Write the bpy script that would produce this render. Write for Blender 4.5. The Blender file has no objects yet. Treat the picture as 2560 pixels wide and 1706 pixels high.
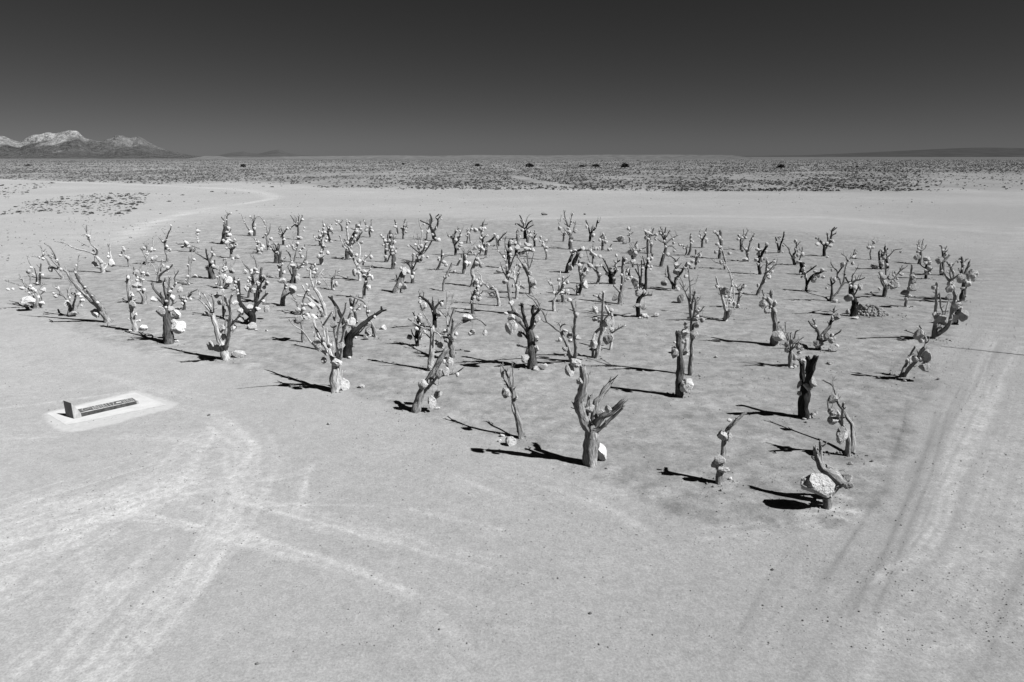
import bpy, math, random
import numpy as np
from mathutils import Vector, Matrix, Euler, noise

# ---------------------------------------------------------------- camera, sky, sun, exposure
scene = bpy.context.scene
random.seed(7); RS = np.random.RandomState(11)
H = 8.0                                   # camera height
FPX = 2560*24/36                          # focal length in photo pixels
TH = math.atan((853-391)/FPX)             # pitch below the horizon
cam_d = bpy.data.cameras.new("camera"); cam = bpy.data.objects.new("camera", cam_d)
scene.collection.objects.link(cam); scene.camera = cam
cam_d.sensor_width = 36; cam_d.lens = 24; cam_d.clip_start = .1; cam_d.clip_end = 120000
cam.location = (0, 0, H); cam.rotation_euler = (math.pi/2-TH, 0, 0)
SUN_EL = math.radians(45.5); SUN_AZ = math.radians(180-63)      # azimuth of the sun clockwise from +Y
world = bpy.data.worlds.new("World"); scene.world = world; world.use_nodes = True
wn, wl = world.node_tree.nodes, world.node_tree.links
wn.clear()
sky = wn.new('ShaderNodeTexSky'); sky.sky_type = 'NISHITA'; sky.sun_disc = False
sky.sun_elevation = SUN_EL; sky.sun_rotation = SUN_AZ; sky.altitude = 1500; sky.air_density = 1.0; sky.dust_density = .5; sky.ozone_density = 1.0
sep = wn.new('ShaderNodeSeparateColor'); pw = wn.new('ShaderNodeMath'); pw.operation = 'POWER'; pw.inputs[1].default_value = 1.27
bg = wn.new('ShaderNodeBackground'); bg.inputs['Strength'].default_value = .05
wo = wn.new('ShaderNodeOutputWorld')
wl.new(sky.outputs[0], sep.inputs[0]); wl.new(sep.outputs[0], pw.inputs[0]); filt = wn.new('ShaderNodeMath'); filt.operation = 'MULTIPLY'; filt.inputs[1].default_value = .095   # the deep red filter of a black and white picture
wl.new(pw.outputs[0], filt.inputs[0]); wl.new(filt.outputs[0], bg.inputs['Color']); wl.new(bg.outputs[0], wo.inputs[0])
sd = bpy.data.lights.new("sun", 'SUN'); so = bpy.data.objects.new("sun", sd); scene.collection.objects.link(so)
sd.energy = 5.0; sd.angle = math.radians(.5); sd.color = (1, 1, 1)
sdir = Vector((math.sin(SUN_AZ)*math.cos(SUN_EL), math.cos(SUN_AZ)*math.cos(SUN_EL), math.sin(SUN_EL)))
so.rotation_euler = sdir.to_track_quat('Z', 'Y').to_euler(); so.location = (20, -20, 40)
vs = scene.view_settings; scene.display_settings.display_device = 'sRGB'
vs.view_transform = 'Standard'; vs.look = 'None'; vs.gamma = 1.0; vs.exposure = 1.08; vs.use_curve_mapping = False

# ---------------------------------------------------------------- helpers
COL = scene.collection
CT, ST = math.cos(TH), math.sin(TH)
def ray(px, py):
    u = (px-1280)/FPX; v = -(py-853)/FPX
    return (u, CT+v*ST, -ST+v*CT)
def gnd(px, py, z=0.0):                   # photo pixel -> point on the ground
    d = ray(px, py); t = (H-z)/-d[2]
    return (d[0]*t, d[1]*t, z)
def atY(px, py, Y):                       # photo pixel -> point at a given distance
    d = ray(px, py); t = Y/d[1]
    return Vector((d[0]*t, Y, H+d[2]*t))
S = 4.6125
TILES = {'A': (0, 500, S), 'B': (350, 500, S), 'C': (700, 500, S), 'D': (1050, 500, S), 'E': (1400, 500, S), 'F': (1750, 500, S),
         'G': (2100, 500, S), 'H': (250, 680, S), 'I': (600, 680, S), 'J': (950, 720, S), 'K': (1250, 700, S), 'L': (1600, 700, S),
         'M': (1950, 700, S), 'N': (1200, 880, 4.9), 'O': (1750, 880, 3.5646)}
def tag(o, label=None, cat=None, group=None, kind=None):
    if label: o['label'] = label
    if cat: o['category'] = cat
    if group: o['group'] = group
    if kind: o['kind'] = kind
    return o
def link(name, mesh, mat=None, parent=None):
    o = bpy.data.objects.new(name, mesh); COL.objects.link(o)
    if mat: mesh.materials.append(mat)
    if parent: o.parent = parent
    return o
def mesh_from(name, V, F, smooth=True, uv=None):
    me = bpy.data.meshes.new(name); me.from_pydata([tuple(v) for v in V], [], F)
    if smooth: me.polygons.foreach_set('use_smooth', [True]*len(me.polygons))
    if uv is not None:
        l = me.uv_layers.new(name='UVMap'); idx = np.empty(len(me.loops), int); me.loops.foreach_get('vertex_index', idx)
        l.data.foreach_set('uv', np.asarray(uv, 'f')[idx].ravel())
    me.update(); return me
class NT:
    def __init__(s, name):
        s.m = bpy.data.materials.new(name); s.m.use_nodes = True; s.n = s.m.node_tree.nodes; s.l = s.m.node_tree.links
        s.b = s.n['Principled BSDF']; s.b.inputs['Roughness'].default_value = .95; s.b.inputs['Specular IOR Level'].default_value = .08
        s.b.inputs['Diffuse Roughness'].default_value = 1.0
    def node(s, t, **k):
        nd = s.n.new(t)
        for a, b in k.items(): setattr(nd, a, b)
        return nd
    def val(s, x):
        return x
    def math(s, op, a, b=0.0, clamp=False):
        nd = s.n.new('ShaderNodeMath'); nd.operation = op; nd.use_clamp = clamp
        for i, x in enumerate((a, b)):
            if isinstance(x, (int, float)): nd.inputs[i].default_value = x
            else: s.l.new(x, nd.inputs[i])
        return nd.outputs[0]
    def noise(s, vec, scale, detail=4, rough=.55, out=0):
        nd = s.n.new('ShaderNodeTexNoise'); nd.inputs['Scale'].default_value = scale; nd.inputs['Detail'].default_value = detail; nd.inputs['Roughness'].default_value = rough
        s.l.new(vec, nd.inputs['Vector']); return nd.outputs[out]
    def map(s, v, a, b, c, d):
        nd = s.n.new('ShaderNodeMapRange'); s.l.new(v, nd.inputs[0])
        for i, x in enumerate((a, b, c, d)): nd.inputs[i+1].default_value = x
        return nd.outputs[0]
    def mapping(s, vec, scale):
        nd = s.n.new('ShaderNodeMapping'); nd.inputs['Scale'].default_value = scale; s.l.new(vec, nd.inputs[0]); return nd.outputs[0]
    def attr(s, nm):
        nd = s.n.new('ShaderNodeAttribute'); nd.attribute_name = nm; return nd.outputs['Fac']
    def bump(s, h, strength, dist):
        nd = s.n.new('ShaderNodeBump'); nd.inputs['Strength'].default_value = strength; nd.inputs['Distance'].default_value = dist
        s.l.new(h, nd.inputs['Height']); s.l.new(nd.outputs[0], s.b.inputs['Normal'])
    def col(s, v):
        nd = s.n.new('ShaderNodeCombineColor')
        for i in range(3): s.l.new(v, nd.inputs[i])
        s.l.new(nd.outputs[0], s.b.inputs['Base Color']); return s.m

def flat_mat(name, v, rough=.9):
    t = NT(name); t.b.inputs['Base Color'].default_value = (v, v, v, 1); t.b.inputs['Roughness'].default_value = rough; return t.m

# ---- materials
def make_wood(name, lo, hi):
    t = NT(name); uv = t.node('ShaderNodeUVMap').outputs[0]
    ob = t.node('ShaderNodeTexCoord').outputs['Object']
    g = t.noise(t.mapping(uv, (9, 2.2, 1)), 3.0, 6, .65)            # grain running along the limb
    f = t.noise(t.mapping(uv, (26, 3.0, 1)), 4.0, 4, .6)
    p = t.noise(ob, 3.0, 3)
    cr = t.map(t.noise(t.mapping(uv, (7, .8, 1)), 3.0, 5, .7), .60, .68, 0, 1)   # long cracks
    v = t.math('ADD', t.math('MULTIPLY', g, .55), t.math('ADD', t.math('MULTIPLY', f, .25), t.math('MULTIPLY', p, .3)))
    c = t.map(v, .35, .78, lo, hi)
    c = t.math('MULTIPLY', c, t.map(cr, 0, 1, 1, .3))
    c = t.math('MULTIPLY', c, t.map(t.noise(t.mapping(uv, (5, 1.1, 1)), 2.2, 5, .65), .40, .56, .42, 1.05)); t.b.inputs['Diffuse Roughness'].default_value = 0.0
    t.bump(t.math('SUBTRACT', t.math('ADD', g, t.math('MULTIPLY', f, .5)), t.math('MULTIPLY', cr, 1.2)), 1.0, .035)
    return t.col(c)
WOOD = {'p': make_wood('pale_wood', .22, .58), 'g': make_wood('grey_wood', .08, .42), 'b': make_wood('brown_wood', .018, .17), 'k': make_wood('charred_wood', .005, .05)}  # darkest tone: dark wood with the trunks' shade put into the colour
def make_stone(name, lo, hi, pit):
    t = NT(name); ob = t.node('ShaderNodeTexCoord').outputs['Object']
    inf = t.node('ShaderNodeObjectInfo').outputs['Random']
    n1 = t.noise(ob, 1.6, 5, .6); n2 = t.noise(ob, 6.0, 5, .65)
    vo = t.node('ShaderNodeTexVoronoi'); vo.inputs['Scale'].default_value = 4.2; t.l.new(ob, vo.inputs['Vector'])
    pits = t.map(vo.outputs['Distance'], .12, .30, 0, 1)
    sel = t.map(t.noise(ob, 1.3, 2), .50, .58, 0, 1)
    pit_m = t.math('MULTIPLY', t.math('SUBTRACT', 1.0, pits), sel)
    c = t.map(t.math('ADD', t.math('MULTIPLY', n1, .6), t.math('MULTIPLY', n2, .4)), .3, .7, lo, hi)
    c = t.math('MULTIPLY', c, t.math('SUBTRACT', 1.0, t.math('MULTIPLY', pit_m, pit)))
    c = t.math('MULTIPLY', c, t.map(inf, 0, 1, .62, 1.15))
    t.bump(t.math('SUBTRACT', t.math('MULTIPLY', n2, .8), t.math('MULTIPLY', pit_m, 1.2)), .9, .10)
    return t.col(c)
STONE = make_stone('pale_limestone', .30, .62, .65); DSTONE = make_stone('dark_stone', .09, .2, .3)
WIRE = flat_mat('rusty_wire', .03, .7)
# one line per dead tree: tile of the study sheet | tone | description | limbs "r0 r1 x,y ..." | stones "x,y,w,h" (g = lies on the ground)
TREES = """
A|g|bushy dead tree with a wide flat stone, far left|3 2.4 43,125 44,118 42,110 37,103;2 1 33,126 30,121 35,117;1 .4 42,110 32,105 25,99 8,94;1.6 .9 38,106 33,103 28,96 26,91;.5 .3 26,93 22,87;1 .4 37,103 35,98 35,88 37,79 34,72 32,66;.8 .4 41,110 46,101 52,96;.5 .3 42,112 47,109 50,107|32,116,16,8 50,104,6,5 25,102,5,4 15,103,3,3 9,103,4,3 48,119,6,4 44,112,4,4 38,103,4,4 35,103,3,4 33,83,5,5 36,78,3,3 38,86,2,2 31,121,7,4 41,105,3,3
A|b|pair of dark upright stems behind the far left tree|1 .7 46,98 46,88 47,74;.8 .4 42,98 42,88 40,80|49,87,4,3 46,84,2,2 39,86,2,2
A|g|left-leaning bare tree with one low hanging stone|1.6 .9 73,91 68,84 62,78 57,74 54,68 50,65;.8 .4 50,65 49,60 47,53;.4 .2 50,65 43,66 36,65;.9 .4 66,80 68,75 66,70 62,66 60,62;.8 .4 66,72 63,64 61,60 57,54 52,51;.4 .2 60,68 56,65 52,63|58,80,5,6 65,71,3,3 60,65,2,2 56,64,2,2
A|g|long double-trunked tree leaning far to the left|3 .6 125,141 118,128 105,115 95,106 86,96 82,92 77,83 70,79 60,70;2.5 1.5 118,128 112,118 103,107 95,97 89,87 87,82;.7 .3 88,83 90,75 90,68 91,64;.6 .4 88,83 85,78|110,131,9,10 88,76,2,3 87,84,3,3 97,104,4,3
A|g|many-stemmed tree under the long leaning trunks|2 .5 80,134 81,122 78,115 74,111 68,109 61,107;.6 .4 75,112 71,107 66,102 64,99;1.3 .8 84,134 85,122 87,112 88,104;1 .5 87,134 88,125 92,118 94,112;1.2 .7 80,116 79,108 81,100 83,92;.5 .4 79,108 77,103|77,120,6,8 64,111,4,4 84,131,10,5 91,109,5,4 95,116,5,4 94,122,3,3 84,108,4,3 80,113,3,3 93,112,5,4
A|p|bare tree with one long limb reaching left|2 1.3 119,84 118,76 115,70 110,64;1 .35 110,64 103,60 90,57 82,54 75,50 64,48;1 .3 111,64 112,57 106,52 103,46 103,42 100,38 100,30;.3 .2 103,43 99,40 94,41;.5 .3 109,60 106,55 98,52 90,47;.5 .3 112,60 110,56 107,53;.3 .15 103,44 98,34 95,30;1.4 .4 120,80 125,74 128,68 127,60 125,55 124,51;.3 .2 127,60 127,50 126,39;.3 .2 109,65 109,73;.4 .2 119,80 112,78|109,74,6,6 112,75,3,3 117,72,4,4 129,73,6,8 125,66,3,4 125,62,2,3 121,74,2,3
A|g|thin bent sapling with three small stones|.8 .35 149,77 147,69 144,61 142,57 142,52|142,55,3,3 140,61,2,3 139,64,3,3
A|g|forked tree carrying a broad tilted stone, left side|1.1 .6 169,75 169,68 165,60 162,56;1.1 .6 169,68 172,62 174,57 177,53 177,47;.6 .4 169,62 169,54 166,51;.4 .3 172,62 171,56 169,53|166,56,4,4 178,58,4,3 178,67,8,6 175,68,3,4 170,62,3,3
A|g|thick short tree whose dark stones ring the trunk|2.2 2.1 167,120 166,112 162,103 162,93 163,90;.8 .4 162,92 157,88 155,82 154,77;.8 .4 162,92 166,88 170,82 172,75;.8 .4 163,88 162,80 164,72 167,70|157,83,5,5 170,86,6,5 160,97,6,6 160,104,5,4 166,104,4,4 158,93,4,4 165,84,4,3
A|p|pale whitish post tree with short side stubs|2.3 1.7 156,151 154,138 152,124 150,112 149,101 148,94 148,88;.8 .5 155,140 151,138 149,136;.8 .5 155,141 159,139 163,138;.8 .4 151,116 155,115 160,113;.6 .4 148,96 144,94;.6 .4 149,96 153,93|155,99,6,5 153,110,3,4 153,121,7,8 157,132,3,4 152,107,2,2 166,148,9,6g 150,151,4,2g
B|g|tall slim tree with a crooked top, left rear|1.4 1.2 31,72 32,66 30,60 29,52 29,48;.8 .35 29,50 31,44 33,38 35,34 36,29;.3 .2 30,46 29,38;.6 .35 29,50 26,49 24,46 22,44|34,58,4,4 27,48,3,3
B|p|pale tree forking low like antlers, left|1.8 .8 21,95 21,91 22,84 24,76 26,69;1.3 .6 22,88 26,84 31,81 35,78 38,74;.3 .2 36,79 42,79;.6 .4 21,86 18,82 16,77 12,73;.4 .3 22,82 22,78 20,74;.4 .3 25,84 32,84 33,80|32,78,4,4 27,76,3,5 23,95,6,3
B|g|low tree with limbs pointing left, tallest post beside|1 .5 58,60 58,54 54,49 50,47;.6 .5 57,53 50,51 44,51 42,49;.6 .3 60,53 65,55 70,57|53,53,5,4 56,54,4,3 49,54,5,3 52,50,3,2 62,61,5,5
B|g|bare post with a flat stone at its foot|1.2 .9 57,98 56,92 57,84 57,74 57,66;.6 .4 57,98 54,94 53,90;.4 .3 58,92 59,80 60,62 60,54|63,88,8,4 62,69,4,3 55,88,4,3
B|g|tiny lone pole strung with stones, left rear|.4 .3 67,50 67,42 66,36 65,32|67,36,5,4 66,39,4,3 66,43,2,3 67,49,2,3
B|b|stout two-horned tree, tallest in the left rear|3 2.3 98,51 98,42 99,34 99,30;1 .5 98,32 97,25 94,20;.9 .5 100,30 100,23 101,18 104,15;1.5 .8 94,51 96,42 98,38;.5 .3 102,40 105,34|102,33,4,4 103,40,5,5 101,44,5,4 100,37,4,4 102,47,6,4 96,47,3,4
B|g|small round-crowned tree packed with stones, left rear|1.2 1.1 105,67 105,60 105,58;.8 .4 105,58 101,54 99,50 98,47;1 .5 105,58 109,55 111,50 110,46;.6 .3 105,57 105,50 104,46;.6 .3 106,56 108,50 108,45|105,53,6,5 100,56,4,3 101,49,5,4 107,49,5,4 110,53,4,4 104,47,4,3 109,46,3,3 112,66,5,5g 107,68,3,3g
B|b|dark many-armed tree with a long left arm|2.2 1.5 84,91 82,84 81,75 80,70;1 .8 80,90 79,83 78,76;1 .6 79,70 77,64 76,57;1 .5 80,70 83,64 83,57;.6 .3 83,65 86,61;.8 .4 79,70 74,67 69,64 65,62;.9 .8 85,80 86,76 86,70|83,72,4,4 84,76,4,5 88,78,5,5 77,79,4,4
B|g|thin tree slanting left beside a dark twin, rear|1.3 .4 127,41 127,36 124,31 121,26 119,21 117,17;.4 .3 119,21 122,20|128,38,5,5 126,40,4,3
B|b|dark twin-pronged tree, rear left of centre|1.5 .5 132,42 132,36 130,30 131,25 129,22 127,19;.5 .3 131,25 132,18;.4 .2 131,26 134,20|132,33,3,4 133,29,2,3
B|g|tall slender tree bending to the left, rear|1.3 .3 148,58 147,50 146,42 147,36 145,30 142,24 139,20 136,18;.3 .2 147,36 146,26;.4 .2 148,40 150,33 150,28|151,45,4,4 142,43,3,3 145,40,3,3 149,52,3,3
B|g|double stump tree holding an oval stone|1 .4 136,62 135,55 136,48 133,45 129,43;1.4 .8 141,60 140,52 139,47;.6 .4 136,54 138,49|142,54,3,5 137,58,3,3 138,49,3,3 140,57,4,5 138,62,5,2g
B|b|short thick trunk with a fan of spikes|2 1.8 157,73 157,67 157,62;1 .4 157,62 153,58 150,53;.9 .4 157,62 157,56 156,51;.9 .4 157,62 160,57 161,52;.6 .3 156,60 154,54;.6 .3 158,60 159,54 160,50|157,60,3,3 160,62,2,2
B|b|straight dark trunk topped by a white stone|1.7 1.2 162,90 162,83 161,76 161,68 162,60;.7 .4 162,87 165,84 166,81;.6 .3 161,74 165,69 168,67|162,75,7,4 164,69,3,3 160,81,3,3
B|k|small black tree with a tufted crown|1.1 .9 165,52 165,45 164,40;.6 .3 165,40 168,35 169,32;.5 .3 164,40 161,36 160,33;.5 .3 164,40 160,39;.5 .3 165,40 163,34|170,33,3,3 164,42,5,3 162,39,4,4 166,46,4,3
C|b|thin-stemmed tree with upswept crown, rear left|1.1 .9 21,46 21,38 21,32;.8 .4 21,32 17,29 13,32;.8 .4 21,31 17,26 15,22 12,18;.7 .4 21,31 21,25 22,18;.8 .4 22,29 24,24 26,18;.4 .2 18,27 19,22|26,23,3,3 21,43,4,3 24,44,4,4 12,33,2,3 28,32,2,3 27,36,2,2
C|g|twiggy low tree behind the curved-arm tree|.9 .5 16,72 18,62 20,54 21,48;.6 .3 18,58 14,54 11,52 6,53;.4 .2 14,54 15,48;.4 .2 20,54 16,46 15,38;.7 .4 13,70 11,63 7,58|14,52,3,3 18,55,3,3 8,54,3,3 16,57,4,3
C|g|small twiggy tree right of the curved-arm tree|.8 .5 25,67 23,61 25,57 28,54 29,51;.5 .3 23,61 20,58|26,66,3,3 27,55,2,2
C|b|dark tree with a curved arm sweeping right|2 1.5 14,96 16,88 16,80 14,76;1.4 1 17,81 22,78 26,75 29,69;.3 .2 30,70 31,59;.8 .4 14,88 11,82 9,77|15,76,7,4 14,72,3,3 30,73,5,6 20,92,5,10g 21,87,4,4
B|g|curved pale trunk with a big stone at right|2.3 1.5 164,122 165,112 168,103 169,97;1 .5 168,110 173,107 176,104;.9 .4 168,98 162,91 156,90 150,88|176,103,8,9 164,93,8,6
B|b|crowded tree thick with stones, left of centre|2.3 1 133,118 136,108 138,98 139,88 140,79;1 .5 138,98 143,92 147,88;1.4 .7 133,112 131,96 130,88 128,82 123,78;1.3 .3 123,95 127,90 132,85 134,78 133,70 131,66;.8 .5 133,106 130,100 128,92|121,83,5,5 132,80,7,5 135,84,5,4 128,98,8,6 123,102,5,8 130,104,7,7 137,98,6,8 142,89,5,5 146,96,6,5 143,101,5,4 128,82,4,5 139,105,4,4 134,90,5,5 126,90,4,4
B|k|dark V-forked tree with a round stone at foot|3 2.8 129,144 129,134 128,132;2.6 .9 129,134 126,132 120,126 115,116 114,106 114,98 114,91;.7 .5 114,100 111,95 109,91;.7 .4 114,108 111,102 109,96;2.2 .8 129,134 133,124 139,117 143,112 147,108;1.6 .8 133,124 134,112 137,100|127,124,8,6 136,126,6,5 146,126,5,9 142,117,4,4 108,103,6,4 129,146,10,8g 134,150,4,2g 146,151,3,2g 117,137,6,4 115,127,5,5 118,131,3,4
B|b|small low V-shaped tree, left|1.5 1.2 51,127 51,120 52,115;.8 .5 51,120 48,116 45,110;.9 .5 52,117 55,112 59,107 65,104;.7 .5 56,112 60,108;.5 .4 51,116 52,110|46,104,5,8 50,113,4,4 58,114,3,4
H|b|thick dark trunk with white boulders at its side|4.6 3.4 80,82 79,72 78,60 77,48 76,42;1.7 1 76,42 71,30 66,24 62,19 60,13;1.2 .8 76,38 74,32 70,26 70,24;1.5 .6 77,40 76,30 74,20 73,14 75,9;1.3 .5 78,38 78,28 79,18 80,8;1.2 .5 79,38 81,24 84,18 87,13 86,8 88,3 90,0;.4 .2 87,13 91,12 96,13;1.2 .8 76,40 69,33 64,30;1 .6 79,44 84,36 85,28 83,27|62,31,7,6 70,46,9,12 83,30,6,7 82,43,7,6 87,49,11,11 91,64,15,14 76,41,3,3 85,57,5,5 88,80,5,3g
H|p|big pale forked tree, front left|4 2.4 145,101 142,90 138,78 135,66 132,56 130,48;1.8 .7 131,52 127,45 121,38 115,32 108,30;.8 .5 120,36 116,30 114,23;1.1 .8 130,48 127,38 123,31 118,24;1 .8 131,48 131,36 129,27;2.3 1.5 145,90 148,75 149,60 150,48 148,38 144,28;1.2 1 149,38 151,30 153,26;1.2 1 149,63 157,55 164,46;.8 .6 146,80 144,66 145,56|128,85,8,12 135,88,8,10 141,66,7,9 142,75,5,8 154,65,7,9 162,45,5,6 162,55,7,5 155,36,8,4 160,95,15,8g 148,100,4,3g 122,48,6,4
B|g|tall pole tree behind the big pale forked tree|1.4 .6 97,136 96,122 95,110 94,100 92,90 92,80;.6 .4 94,102 90,92 89,87;.6 .4 94,104 97,98 98,91|92,107,6,8 88,111,5,5 92,118,5,6 98,128,3,4 109,118,8,5 96,104,3,3
B|g|tree crowned with a ringed stone, left middle|1.5 1.1 98,102 97,92 98,82;.5 .4 97,82 96,70;.5 .3 98,80 100,72;.8 .3 98,82 105,77 109,74|98,80,6,5 106,82,6,6 98,68,4,2 96,88,5,7 102,93,8,9 98,99,7,5 88,97,4,3 102,99,4,3
C|p|pale thick stump tree with one white cap stone|2 .5 48,75 48,66 49,57 49,48 50,40 50,32 50,23;.6 .3 49,56 53,54 55,55;.6 .4 49,58 47,55|48,65,7,4 45,65,5,6 55,61,4,5 47,60,4,3 52,38,4,4 50,33,3,3 51,29,2,3 53,48,3,3 54,42,2,2
C|k|low black bush-like tree, rear|1 .9 46,53 46,49 45,46;.6 .4 45,46 42,44 39,42;.6 .4 45,46 48,42 50,41;.5 .3 45,46 44,41|46,42,4,3 42,46,3,3 48,46,3,3 45,36,2,3
C|k|narrow black tree leaning back, rear|1.3 1.2 58,48 56,42 55,38 56,34;.6 .3 56,36 58,31 59,29;.5 .3 56,36 60,37 60,39;.5 .3 56,35 54,31|59,34,4,4 58,30,3,3 54,44,3,4 59,48,3,2g 56,33,3,3
C|b|small hooked sapling leaning left, rear|.9 .5 72,36 71,31 69,28 66,26 65,23;.4 .2 69,28 72,24|65,28,3,3 67,25,3,3 69,27,2,2
C|p|thin pale stem with a flag-like tip, rear|1.2 .5 79,48 78,40 77,32 77,27 77,22;.5 .3 77,28 79,25 81,23|80,26,3,3 77,32,3,4
C|b|wide crown with one bright white stone|2 1 78,69 77,62 79,55 80,50 82,46 85,40 88,34 88,29;1.3 .6 82,52 88,46 92,41 95,37;.6 .4 80,50 77,48 74,46;.6 .3 88,34 92,30 93,26;.6 .3 88,34 84,34 82,33;.8 .4 88,48 91,44 92,38|88,37,5,5 78,50,5,5 83,49,5,4 86,47,4,4 94,49,4,4 93,34,4,3 73,53,4,4 77,58,3,3 87,42,3,4 81,55,5,3
C|p|pale tree slanting left with stones along it|1.6 .4 92,93 91,84 88,74 83,66 77,58 73,52 70,45 69,42;.9 .4 84,64 80,56 75,51;.6 .4 77,58 81,60 85,62;.9 .6 89,76 92,64 92,54 90,50;.4 .2 92,74 95,68 99,60;.4 .2 93,72 101,66 105,60|91,71,5,6 97,71,4,4 90,84,5,5 86,84,5,9 105,66,4,5 99,65,3,3 96,74,3,3 84,63,3,4 77,57,3,3 88,64,4,4 82,67,4,3
C|g|slim tree with a pendulous stone beside its stem|1.7 1 97,114 97,104 99,94 98,88 94,82 90,76;.5 .3 100,90 103,82 106,76;.5 .3 99,90 104,88 107,90|97,83,5,5 103,87,5,4 106,90,3,6 102,101,5,7 97,88,5,5 104,79,2,3 101,83,2,3 99,95,4,4
C|p|low pale many-stemmed tree like a broom|1.2 .8 61,104 61,97 62,90 65,84 69,81;.7 .3 60,103 59,96 59,88 55,84;.7 .4 58,103 54,98 47,87;.4 .2 60,90 58,86;.4 .2 62,92 64,85 64,80|65,97,4,6 62,104,3,2
C|g|short straight tree under the curved arm|1.1 .5 41,90 41,84 40,78 40,72;.4 .2 40,76 37,74|37,78,5,6 39,84,5,4 42,80,3,3
C|p|tall pale Y-forked tree with dark twin stems|2.3 1.4 52,135 51,124 47,113 43,107 40,103;1.3 .7 40,103 38,97 35,89 35,82 33,80;1.2 .9 40,103 42,96 42,91 46,85 50,80;2 .8 51,134 45,124 38,118 30,112 20,110;1.5 .8 47,124 38,113 31,108 28,103 26,99|45,96,4,5 31,98,3,3
I|g|slim tree left of the big foreground fork|1.7 .7 73,81 72,70 71,55 71,45 72,36 75,26;.8 .4 70,45 67,42 65,34 61,28;.5 .2 74,27 79,20 80,14;.6 .4 72,50 75,48 80,47|68,55,9,9 64,57,5,5 82,39,8,7 75,38,5,4 73,43,5,5 67,44,5,6 77,49,4,3
I|p|largest pale tree, many straight limbs, front row|4.2 4.6 110,138 110,125 111,112 110,102;1.7 1.2 114,136 116,125 117,114;2.6 .9 109,104 103,92 98,84 92,76 87,62 84,52 81,48;1.4 .4 100,96 91,88 84,83 78,76 72,68 66,64 60,60 57,56;1 .7 99,84 97,70 96,62 91,52 90,48;1 .7 96,62 101,54 107,45;1.2 1 103,90 102,84 101,72 100,65;2.1 .9 113,104 112,86 109,72 109,60 111,50 110,42;.9 .6 109,54 106,46;1.2 .8 112,84 113,68 116,56 121,44 122,37;1.7 1.1 115,104 117,95 117,82 120,68 124,56 128,46;.7 .4 92,78 88,76 85,70 83,65;.8 .6 108,98 108,86 107,80|89,84,9,15 111,104,12,9 97,102,7,7 116,86,9,10 96,78,5,6 104,85,4,5 99,92,4,4 128,58,10,10 108,61,8,7 120,130,12,14g 140,132,7,5g
I|k|big charred tree with an arm reaching right|4.4 3.2 123,98 125,85 128,74 133,68;2.3 1.3 133,68 142,60 151,53 160,47 164,44;1 .9 163,45 163,41;.9 .8 164,45 168,44;.8 .5 132,74 139,69 143,64 147,60;2.6 1.2 125,84 121,72 119,58 114,46 109,36 105,30;1 .8 106,32 106,28;.9 .7 105,31 102,29;1.2 .9 131,70 129,60 130,52|126,99,4,3g
I|b|dark clawed tree behind the charred arm|1.3 1.1 134,60 133,50 131,44 128,38 127,31;.9 .7 132,45 138,41;.9 .6 131,40 135,34 137,30;.9 .7 130,39 132,31|135,58,2,3 137,38,2,2
I|g|long arched limb tree right of the charred tree|1.8 .8 157,75 155,66 151,57 147,48 147,42 143,35 136,31 127,27;.6 .4 136,31 134,26|149,69,10,10 148,60,6,5 145,76,6,6g 149,74,4,3g 166,64,7,6g
C|b|thick dark trunk bristling with spikes, middle|2 1.3 130,80 131,70 130,60 128,50 127,42 127,36;1 .5 129,62 125,50 124,40;.8 .4 129,56 131,46 130,40;.7 .4 131,64 134,56;.6 .4 128,64 125,58|132,49,4,5 133,60,3,5 128,55,3,5 126,47,3,4 133,73,2,3 130,62,4,4 128,41,4,3
C|b|slim dark tree left of the bristling trunk|1.3 .5 122,72 122,62 121,52 120,46 118,41 116,39;.8 .5 124,71 126,66 128,62|121,47,4,4 119,52,3,3 123,58,4,4 122,66,4,5
C|b|thin forked sapling, rear centre|.9 .5 136,39 135,33 133,27 132,23|133,31,4,3 134,28,2,2 134,39,2,2g
C|b|small spiky-headed tree, rear centre|.9 .7 142,45 142,39 142,34;.5 .3 142,34 139,33;.5 .3 142,34 143,28;.6 .3 142,34 145,31 147,32;.4 .3 142,32 144,23|145,37,3,3 141,33,4,3 143,29,2,3 144,33,3,3
C|b|small Y-shaped tree, rear left of centre|.9 .4 104,43 103,38 103,32 99,29 98,26 96,23;.5 .3 103,33 105,30 105,23|99,35,4,4 106,36,4,4 105,32,3,3
C|k|dark antlered tree, tallest at rear centre|2 1.7 178,47 177,40 176,36;1.3 .7 176,36 173,30 175,23 173,17;1.3 .6 177,36 181,31 182,24 180,20 183,17;.8 .5 174,30 171,28 166,26 162,24;.5 .4 174,24 174,20;.5 .3 182,23 186,18|166,28,3,3 183,46,5,4g 176,40,3,3 172,35,2,3 179,44,3,3 186,22,2,2
C|g|tall V of thin limbs over heaped stones|2.4 1.4 161,72 162,64 164,60;1 .4 162,60 163,48 164,38 161,28 160,22;.9 .4 164,62 168,50 170,38 172,30 173,22;.9 .6 165,62 170,56 176,46;.6 .4 161,62 154,56 149,52;.4 .3 161,62 157,50 154,42;.4 .2 161,56 158,40|160,55,4,6 163,53,4,4 165,60,5,4 160,65,7,6 164,66,5,6 162,73,4,4 157,70,3,4 148,53,3,3 156,52,3,3 153,64,3,3 170,66,3,3
C|b|dark five-fingered tree, middle|1.8 1.4 153,96 153,86 152,80;1.1 .6 152,80 148,74 144,72;.9 .5 151,80 149,74 148,70;1 .6 152,80 153,70 154,62;.8 .4 153,80 157,72 159,66;.7 .4 153,84 157,80|152,89,4,5 154,85,3,4
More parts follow.
